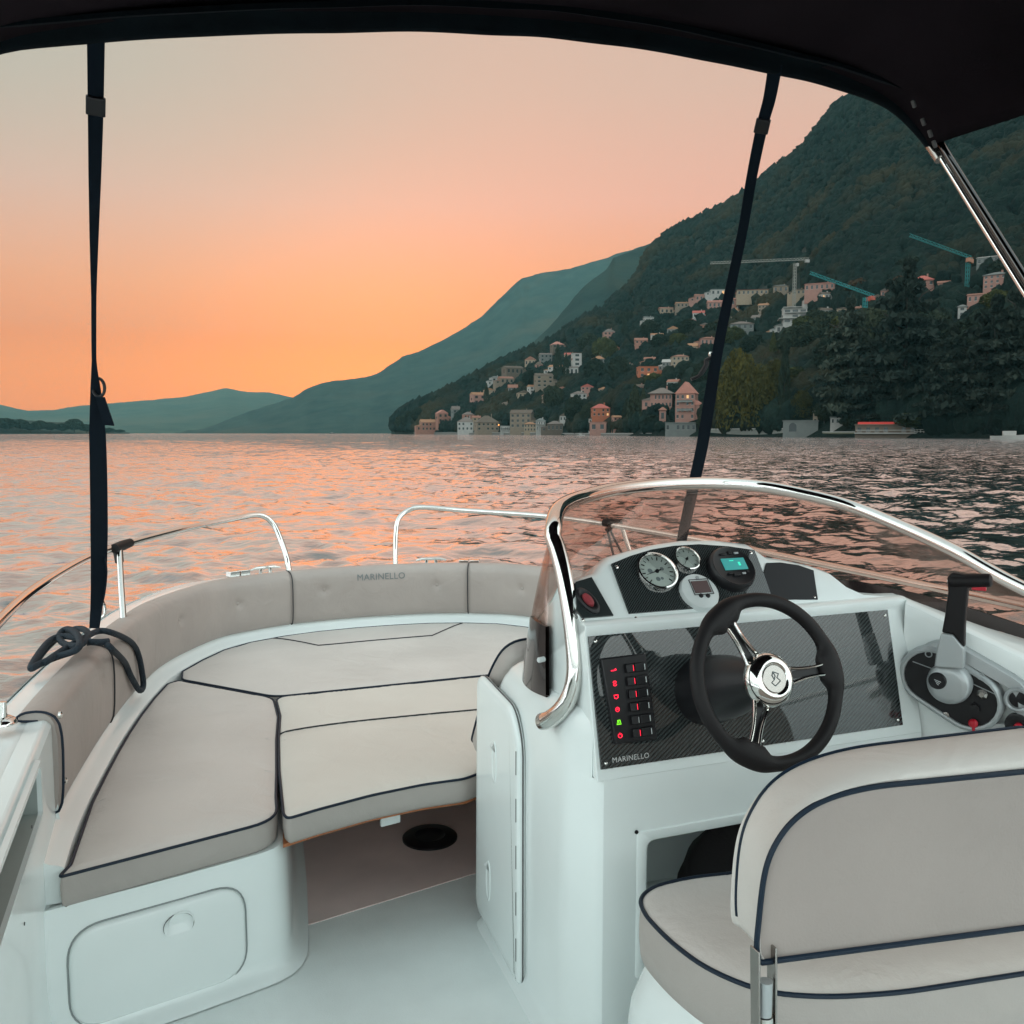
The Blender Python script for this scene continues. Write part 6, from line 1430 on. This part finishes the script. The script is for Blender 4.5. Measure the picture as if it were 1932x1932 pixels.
# ------------------------------------------------------------------ the unbroken forest on the mountain: one mass
def forest():
    rg = random.Random(3); bm = bmesh.new(); bmesh.ops.create_icosphere(bm, subdivisions=2, radius=1.); VA = np.array([v.co[:] for v in bm.verts]); FA = np.array([[v.index for v in f.verts] for f in bm.faces]); bm.free()
    bm = bmesh.new(); bmesh.ops.create_icosphere(bm, subdivisions=1, radius=1.); VB = np.array([v.co[:] for v in bm.verts]); FB = np.array([[v.index for v in f.verts] for f in bm.faces]); bm.free()
    Vs, Fs = [], []; k = 0; nr = np.random.default_rng(4)
    for i in range(34000):
        px = rg.uniform(742, 2150); t = rg.random(); yr = float(np.interp(px, *zip(*RIDGE_C))); t = t if rg.random() < .75 else 1-.06*rg.random()
        py = 812+(yr-812)*t
        h, n_, j, dist = MTN.ray_cast(EYEV, ray(px, py).normalized())
        if h is None: continue
        s = rg.uniform(2.6, 5.8)*(1.+.5*(t > .93)+.35*max(0, noise.noise(Vector(h)*.012))); mg = s*F/dist*1.3
        if any(x0_-mg < px < x1_+mg and y0_-1 < py < y1_+mg*.95-(y1_-y0_)*.05 and dist < D_+12 for x0_, y0_, x1_, y1_, D_ in HRECT): continue
        V0, F0 = (VA, FA) if dist < 800 else (VB, FB)
        v = V0*nr.uniform(.72, 1.25, (len(V0), 1))*np.array([s, s, s*rg.uniform(.9, 1.5)])+np.array(h)+np.array([0, 0, s*.55])
        Vs.append(v); Fs.append(F0+k); k += len(V0)
    co = np.concatenate(Vs); f = np.concatenate(Fs); me = bpy.data.meshes.new('forest'); me.vertices.add(len(co)); me.vertices.foreach_set('co', co.ravel().astype(np.float32)); me.loops.add(f.size); me.loops.foreach_set('vertex_index', f.ravel().astype(np.int32)); me.polygons.add(len(f)); me.polygons.foreach_set('loop_start', np.arange(0, f.size, 3, dtype=np.int32)); me.update(calc_edges=True)
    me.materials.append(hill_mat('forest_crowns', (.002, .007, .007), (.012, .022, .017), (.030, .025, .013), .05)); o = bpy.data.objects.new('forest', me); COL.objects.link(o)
    tag(o, 'dark mixed forest covering the steep mountain slope', 'forest', kind='stuff')

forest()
# lake walls
def lakewall(x0, x1, y, hpx, c, label):
    a, da_ = hit(x0, y); b, db_ = hit(x1, y); m = MB(); h = hpx*da_/F
    u = (b-a); u.z = 0; nrm = Vector((-u.y, u.x, 0)).normalized(); L_ = u.length; n_ = max(2, int(L_/7)); a.z = b.z = -.8
    e = thing('lake_wall', label, 'wall', a)
    m.prism([a, b, b+nrm*1.2, a+nrm*1.2], (0, 0, h)); o = m.build('wall_face', wallmat(c), e, flat=True, weld=0)
    m = MB(); m.prism([a-nrm*.2+Vector((0, 0, h+.003)), b-nrm*.2+Vector((0, 0, h+.003)), b+nrm*1.4+Vector((0, 0, h+.003)), a+nrm*1.4+Vector((0, 0, h+.003))], (0, 0, .35)); m.build('coping', wallmat((.38, .37, .35)), e, flat=True, weld=0)
    return e
lakewall(1340, 1482, 816, 16, (.16, .165, .15), 'low grey lake wall under the willows')
lakewall(1060, 1230, 817, 5, (.14, .13, .12), 'low dark quay wall in front of the pink boathouse and cypresses')
lakewall(780, 1050, 817, 4, (.12, .115, .105), 'long low quay along the left village houses')
lakewall(1775, 1990, 816, 17, (.17, .15, .145), 'long grey-brown lake wall under the cedars at the right edge')
lakewall(1552, 1622, 818, 12, (.12, .12, .08), 'mossy wall end between grey arched building and red-roofed boathouse')
tr_ = thing('terrace_railing', 'white railed terrace on the water right of the red-roofed boathouse', 'terrace', hit(1748, 815)[0])
P0, dd = hit(1724, 816); P1, _ = hit(1776, 815); P0.z = P1.z = 1.4
for k in range(9):
    m = MB(); p = P0.lerp(P1, k/8); m.cyl(p-Vector((0, 0, 2.2)), p+Vector((0, 0, 1.9)), .14, seg=6); m.build('post', wallmat(WHITE), tr_)
for z in (1.1, 1.85):
    m = MB(); m.cyl(P0+Vector((0, 0, z)), P1+Vector((0, 0, z)), .10, seg=6); m.build('handrail', wallmat(WHITE), tr_)
# cranes
def crane(mast_px, top_y, base_y, jib_a, jib_b, col, label, capcol=None, mw=1.5, double=False):
    B, d = hit(mast_px, base_y); k = d/F; z1 = EYE+d*(ray(mast_px, top_y).z/ray(mast_px, top_y).length)
    T = Vector((B.x, B.y, z1)); e = thing('tower_crane', label, 'crane', B, 'construction cranes above the village')
    mm = wallmat(col)
    m = MB(); off_ = [(-mw/2, -mw/2), (mw/2, -mw/2), (mw/2, mw/2), (-mw/2, mw/2)]
    for ox, oy in off_: m.cyl(B+Vector((ox, oy, -2)), T+Vector((ox, oy, 0)), .22, seg=5)
    n_ = int((T.z-B.z)/2.2)
    for i in range(n_):
        for j in range(4):
            a, b = off_[j], off_[(j+1) % 4]; za, zb = B.z+(T.z-B.z)*i/n_, B.z+(T.z-B.z)*(i+1)/n_
            m.cyl((B.x+a[0], B.y+a[1], za), (B.x+b[0], B.y+b[1], zb), .11, seg=4)
    m.build('mast', mm, e, weld=0)
    def at_px(x, y, dd_): r = ray(x, y).normalized(); return EYEV+r*dd_
    ja, jb = at_px(*jib_a[:2], d+jib_a[2]), at_px(*jib_b[:2], d+jib_b[2])
    m = MB(); u = (jb-ja).normalized(); s_ = u.cross(Vector((0, 0, 1))).normalized()
    for o_2 in (s_*.7, -s_*.7, Vector((0, 0, 1.5))): m.cyl(ja+o_2, jb+o_2, .15, seg=5)
    nn = int((jb-ja).length/2.4)
    for i in range(nn):
        p, q = ja.lerp(jb, i/nn), ja.lerp(jb, (i+.5)/nn); r2 = ja.lerp(jb, (i+1)/nn)
        for sg in (-1, 1): m.cyl(p+s_*.7*sg, q+Vector((0, 0, 1.5)), .1, seg=4); m.cyl(q+Vector((0, 0, 1.5)), r2+s_*.7*sg, .1, seg=4)
    m.build('jib', mm, e, weld=0)
    m = MB(); m.box(jb-u*1.5-Vector((0, 0, .9)), (3., 2., 2.2)); m.build('counterweight', wallmat(capcol or GREY), e, flat=True)
    m = MB(); m.box(T+Vector((1.6, -.6, -1.)), (1.7, 1.7, 2.2)); m.build('operator_cab', wallmat(capcol or col), e, flat=True)
crane(1497, 494, 615, (1340, 498, 0), (1527, 490, 0), (.25, .245, .22), 'grey tower crane with long level jib crossing the strap', WHITE, mw=1.7)
crane(1630, 560, 640, (1528, 517, -6), (1650, 561, 4), (.02, .20, .205), 'nearer teal tower crane with slanting jib and red turntable', (.42, .09, .06), mw=1.6)
crane(1824, 488, 552, (1716, 446, -6), (1834, 489, 2), (.015, .15, .15), 'farther teal tower crane by the shiny canopy leg', (.35, .16, .1), mw=1.4)
# shore lamps that are already lit
for px, py, c in ((941, 802, (1, .35, .08)), (1036, 801, (1, .8, .5)), (1059, 802, (1, .8, .5)), (1084, 804, (1, .85, .6))):
    B, d = hit(px, 814); z = EYE+d*ray(px, py).z/ray(px, py).length; e = thing('street_lamp', 'lit lamp post on the village quay', 'lamp', B, 'lit lamps on the quay')
    m = MB(); m.cyl(B, Vector((B.x, B.y, z)), .12, seg=6); m.build('post', M['black'], e); m = MB(); m.lathe((B.x, B.y, z-.4), (0, 0, 1), [(.05, 0), (.55, .3), (.6, .7), (.3, 1.05), (0, 1.1)], 10); m.build('lamp_globe', emit('lit_globe', c, 5.), e)
# ------------------------------------------------------------------ boats on the lake
def small_boat(px, py, lpx, label, hullc, mast=False, D=None, yaw=0):
    d = ray(px, py); Dd = D; P = Vector((d.x, d.y, 0)).normalized()*Dd; P.z = 0; L_ = lpx*Dd/F; ang = math.atan2(P.y, P.x)-math.pi/2+R(yaw)
    e = thing('small_boat', label, 'boat', P); e.rotation_euler.z = ang
    m = MB(); rows = []
    for k in range(9):
        t = k/8; x = (-.5+t)*L_; w = L_*.17*(1-t**3)+.02; s = L_*.10*(1+.5*t*t); rows.append([Vector((x, -w, s)), Vector((x, -w*.8, -.1)), Vector((x, w*.8, -.1)), Vector((x, w, s)), Vector((x, w*.8, s*.9)), Vector((x, -w*.8, s*.9))])
    m.grid(rows, True); m.ngon(rows[0]); m.ngon(rows[-1]); o = m.build('hull', wallmat(hullc), None); o.parent = e
    m = MB(); m.box((-L_*.05, 0, L_*.17), (L_*.32, L_*.2, L_*.13)); o = m.build('cabin', wallmat(WHITE), None, bevel=.1); o.parent = e
    if mast: m = MB(); m.cyl((0, 0, 0), (0, 0, L_*mast), L_*.012, seg=6); o = m.build('mast', M['black'], None); o.parent = e
    return e
small_boat(1908, 820, 60, 'white motorboat moored at the right end of the lake wall', WHITE, D=300, yaw=8)
small_boat(1096, 818, 16, 'small white boat lying off the pink boathouse', WHITE, D=640)
small_boat(627, 818, 11, 'tiny dark boat with a mast on the horizon, the larger of two', (.05, .06, .06), mast=.9, D=2300)
small_boat(526, 818, 6, 'tiniest dark boat far left on the horizon', (.05, .06, .06), D=2600)
# ================================================================== AIR, SKY, SUN, CAMERA
hz = MB(); hz.box((0, 0, 548.), (19600, 19600, 1104.)); ho = hz.build('haze', [], None, flat=True, weld=0)
hm_ = bpy.data.materials.new('lake_haze'); hm_.use_nodes = True; nt = hm_.node_tree; nt.nodes.clear()
oo = N(nt, 'ShaderNodeOutputMaterial'); pv_ = N(nt, 'ShaderNodeVolumePrincipled'); pv_.inputs['Color'].default_value = (.29, .69, .72, 1); pv_.inputs['Density'].default_value = HAZE; pv_.inputs['Anisotropy'].default_value = 0.
nt.links.new(pv_.outputs[0], oo.inputs['Volume']); ho.data.materials.append(hm_)
tag(ho, 'thin evening haze over the lake', 'haze', kind='stuff')

SUN_AZ = YAW+math.atan((725-CX)/F)      # heading of the afterglow, clockwise from the bow
w = bpy.data.worlds.new('World'); S.world = w; w.use_nodes = True; nt = w.node_tree; nt.nodes.clear()
out = N(nt, 'ShaderNodeOutputWorld'); tc = N(nt, 'ShaderNodeTexCoord'); sep = N(nt, 'ShaderNodeSeparateXYZ'); nt.links.new(tc.outputs['Generated'], sep.inputs[0])
def ramp(stops):
    r = N(nt, 'ShaderNodeValToRGB'); r.color_ramp.interpolation = 'EASE' if False else 'LINEAR'; e = r.color_ramp.elements
    while len(e) < len(stops): e.new(.5)
    for q, (p, c) in zip(e, stops): q.position = p; q.color = (*c, 1)
    return r
mrz = N(nt, 'ShaderNodeMapRange'); mrz.inputs['From Min'].default_value = 0.; mrz.inputs['From Max'].default_value = 1.; nt.links.new(sep.outputs['Z'], mrz.inputs['Value'])
front = ramp(FRONT); back_ = ramp(BACK); nt.links.new(mrz.outputs['Result'], front.inputs['Fac']); nt.links.new(mrz.outputs['Result'], back_.inputs['Fac'])
dt = N(nt, 'ShaderNodeVectorMath', operation='DOT_PRODUCT'); dt.inputs[1].default_value = (math.sin(SUN_AZ+R(10)), math.cos(SUN_AZ+R(10)), 0); nt.links.new(tc.outputs['Generated'], dt.inputs[0])
mk = N(nt, 'ShaderNodeMapRange', interpolation_type='SMOOTHSTEP'); mk.inputs['From Min'].default_value = -.15; mk.inputs['From Max'].default_value = .70; nt.links.new(dt.outputs['Value'], mk.inputs['Value'])
mx = N(nt, 'ShaderNodeMix', data_type='RGBA'); nt.links.new(mk.outputs['Result'], mx.inputs[0]); nt.links.new(back_.outputs['Color'], mx.inputs[6]); nt.links.new(front.outputs['Color'], mx.inputs[7])
# afterglow low over the hills where the sun went down
dg = N(nt, 'ShaderNodeVectorMath', operation='DOT_PRODUCT'); se = R(4.5); dg.inputs[1].default_value = (math.sin(SUN_AZ)*math.cos(se), math.cos(SUN_AZ)*math.cos(se), math.sin(se)); nt.links.new(tc.outputs['Generated'], dg.inputs[0])
gk = N(nt, 'ShaderNodeMapRange', interpolation_type='SMOOTHERSTEP'); gk.inputs['From Min'].default_value = .965; gk.inputs['From Max'].default_value = 1.; nt.links.new(dg.outputs['Value'], gk.inputs['Value'])
ga = N(nt, 'ShaderNodeMix', data_type='RGBA', blend_type='ADD'); ga.inputs[7].default_value = (*GLOW, 1); nt.links.new(gk.outputs['Result'], ga.inputs[0]); nt.links.new(mx.outputs[2], ga.inputs[6])
cool = N(nt, 'ShaderNodeVectorMath', operation='DOT_PRODUCT'); cool.inputs[1].default_value = (math.sin(YAW-R(38)), math.cos(YAW-R(38)), 0); nt.links.new(tc.outputs['Generated'], cool.inputs[0])
ck = N(nt, 'ShaderNodeMapRange', interpolation_type='SMOOTHSTEP'); ck.inputs['From Min'].default_value = .72; ck.inputs['From Max'].default_value = 1.; nt.links.new(cool.outputs['Value'], ck.inputs['Value'])
ck2 = N(nt, 'ShaderNodeMapRange', interpolation_type='SMOOTHSTEP'); ck2.inputs['From Min'].default_value = .08; ck2.inputs['From Max'].default_value = .42; nt.links.new(sep.outputs['Z'], ck2.inputs['Value'])
cm2 = N(nt, 'ShaderNodeMath', operation='MULTIPLY'); nt.links.new(ck.outputs[0], cm2.inputs[0]); nt.links.new(ck2.outputs[0], cm2.inputs[1])
cx_ = N(nt, 'ShaderNodeMix', data_type='RGBA'); cx_.inputs[7].default_value = (.40, .44, .38, 1); nt.links.new(cm2.outputs[0], cx_.inputs[0]); nt.links.new(ga.outputs[2], cx_.inputs[6])
bg1 = N(nt, 'ShaderNodeBackground', Strength=SKYK); nt.links.new(cx_.outputs[2], bg1.inputs['Color'])
sk_ = N(nt, 'ShaderNodeTexSky'); sk_.sky_type = 'NISHITA'; sk_.sun_disc = False; sk_.sun_elevation = R(2.); sk_.sun_rotation = SUN_AZ; sk_.air_density = 1.5; sk_.dust_density = 2.
bg2 = N(nt, 'ShaderNodeBackground', Strength=.05); nt.links.new(sk_.outputs[0], bg2.inputs['Color'])
ad = N(nt, 'ShaderNodeAddShader'); nt.links.new(bg1.outputs[0], ad.inputs[0]); nt.links.new(bg2.outputs[0], ad.inputs[1]); nt.links.new(ad.outputs[0], out.inputs['Surface'])

ld_ = bpy.data.lights.new('Sun', 'SUN'); ld_.energy = SUNE; ld_.angle = R(3); ld_.color = (1., .62, .36); so_ = bpy.data.objects.new('Sun', ld_); COL.objects.link(so_)
el = R(2.); sz = YAW+math.atan((905-CX)/F); sd_ = Vector((math.sin(sz)*math.cos(el), math.cos(sz)*math.cos(el), math.sin(el))); so_.rotation_euler = sd_.to_track_quat('Z', 'Y').to_euler()

cd = bpy.data.cameras.new('Camera'); cam = bpy.data.objects.new('Camera', cd); COL.objects.link(cam); S.camera = cam
cd.sensor_width = 36; cd.sensor_fit = 'HORIZONTAL'; cd.lens = 36*F/1932; cd.clip_start = .05; cd.clip_end = 40000
cam.location = EYEV; cam.rotation_euler = (R(90)-PITCH, 0, -YAW)
S.view_settings.view_transform = 'Standard'; S.view_settings.look = 'None'; S.view_settings.exposure = EXPO; S.view_settings.gamma = 1.
S.render.engine = 'CYCLES'; S.cycles.use_denoising = True
try: S.cycles.denoiser = 'OPENIMAGEDENOISE'
except Exception: pass
S.cycles.max_bounces = 8; S.cycles.transparent_max_bounces = 16; S.cycles.volume_bounces = 0; S.cycles.sample_clamp_indirect = 4.
S.cycles.caustics_reflective = False; S.cycles.caustics_refractive = False
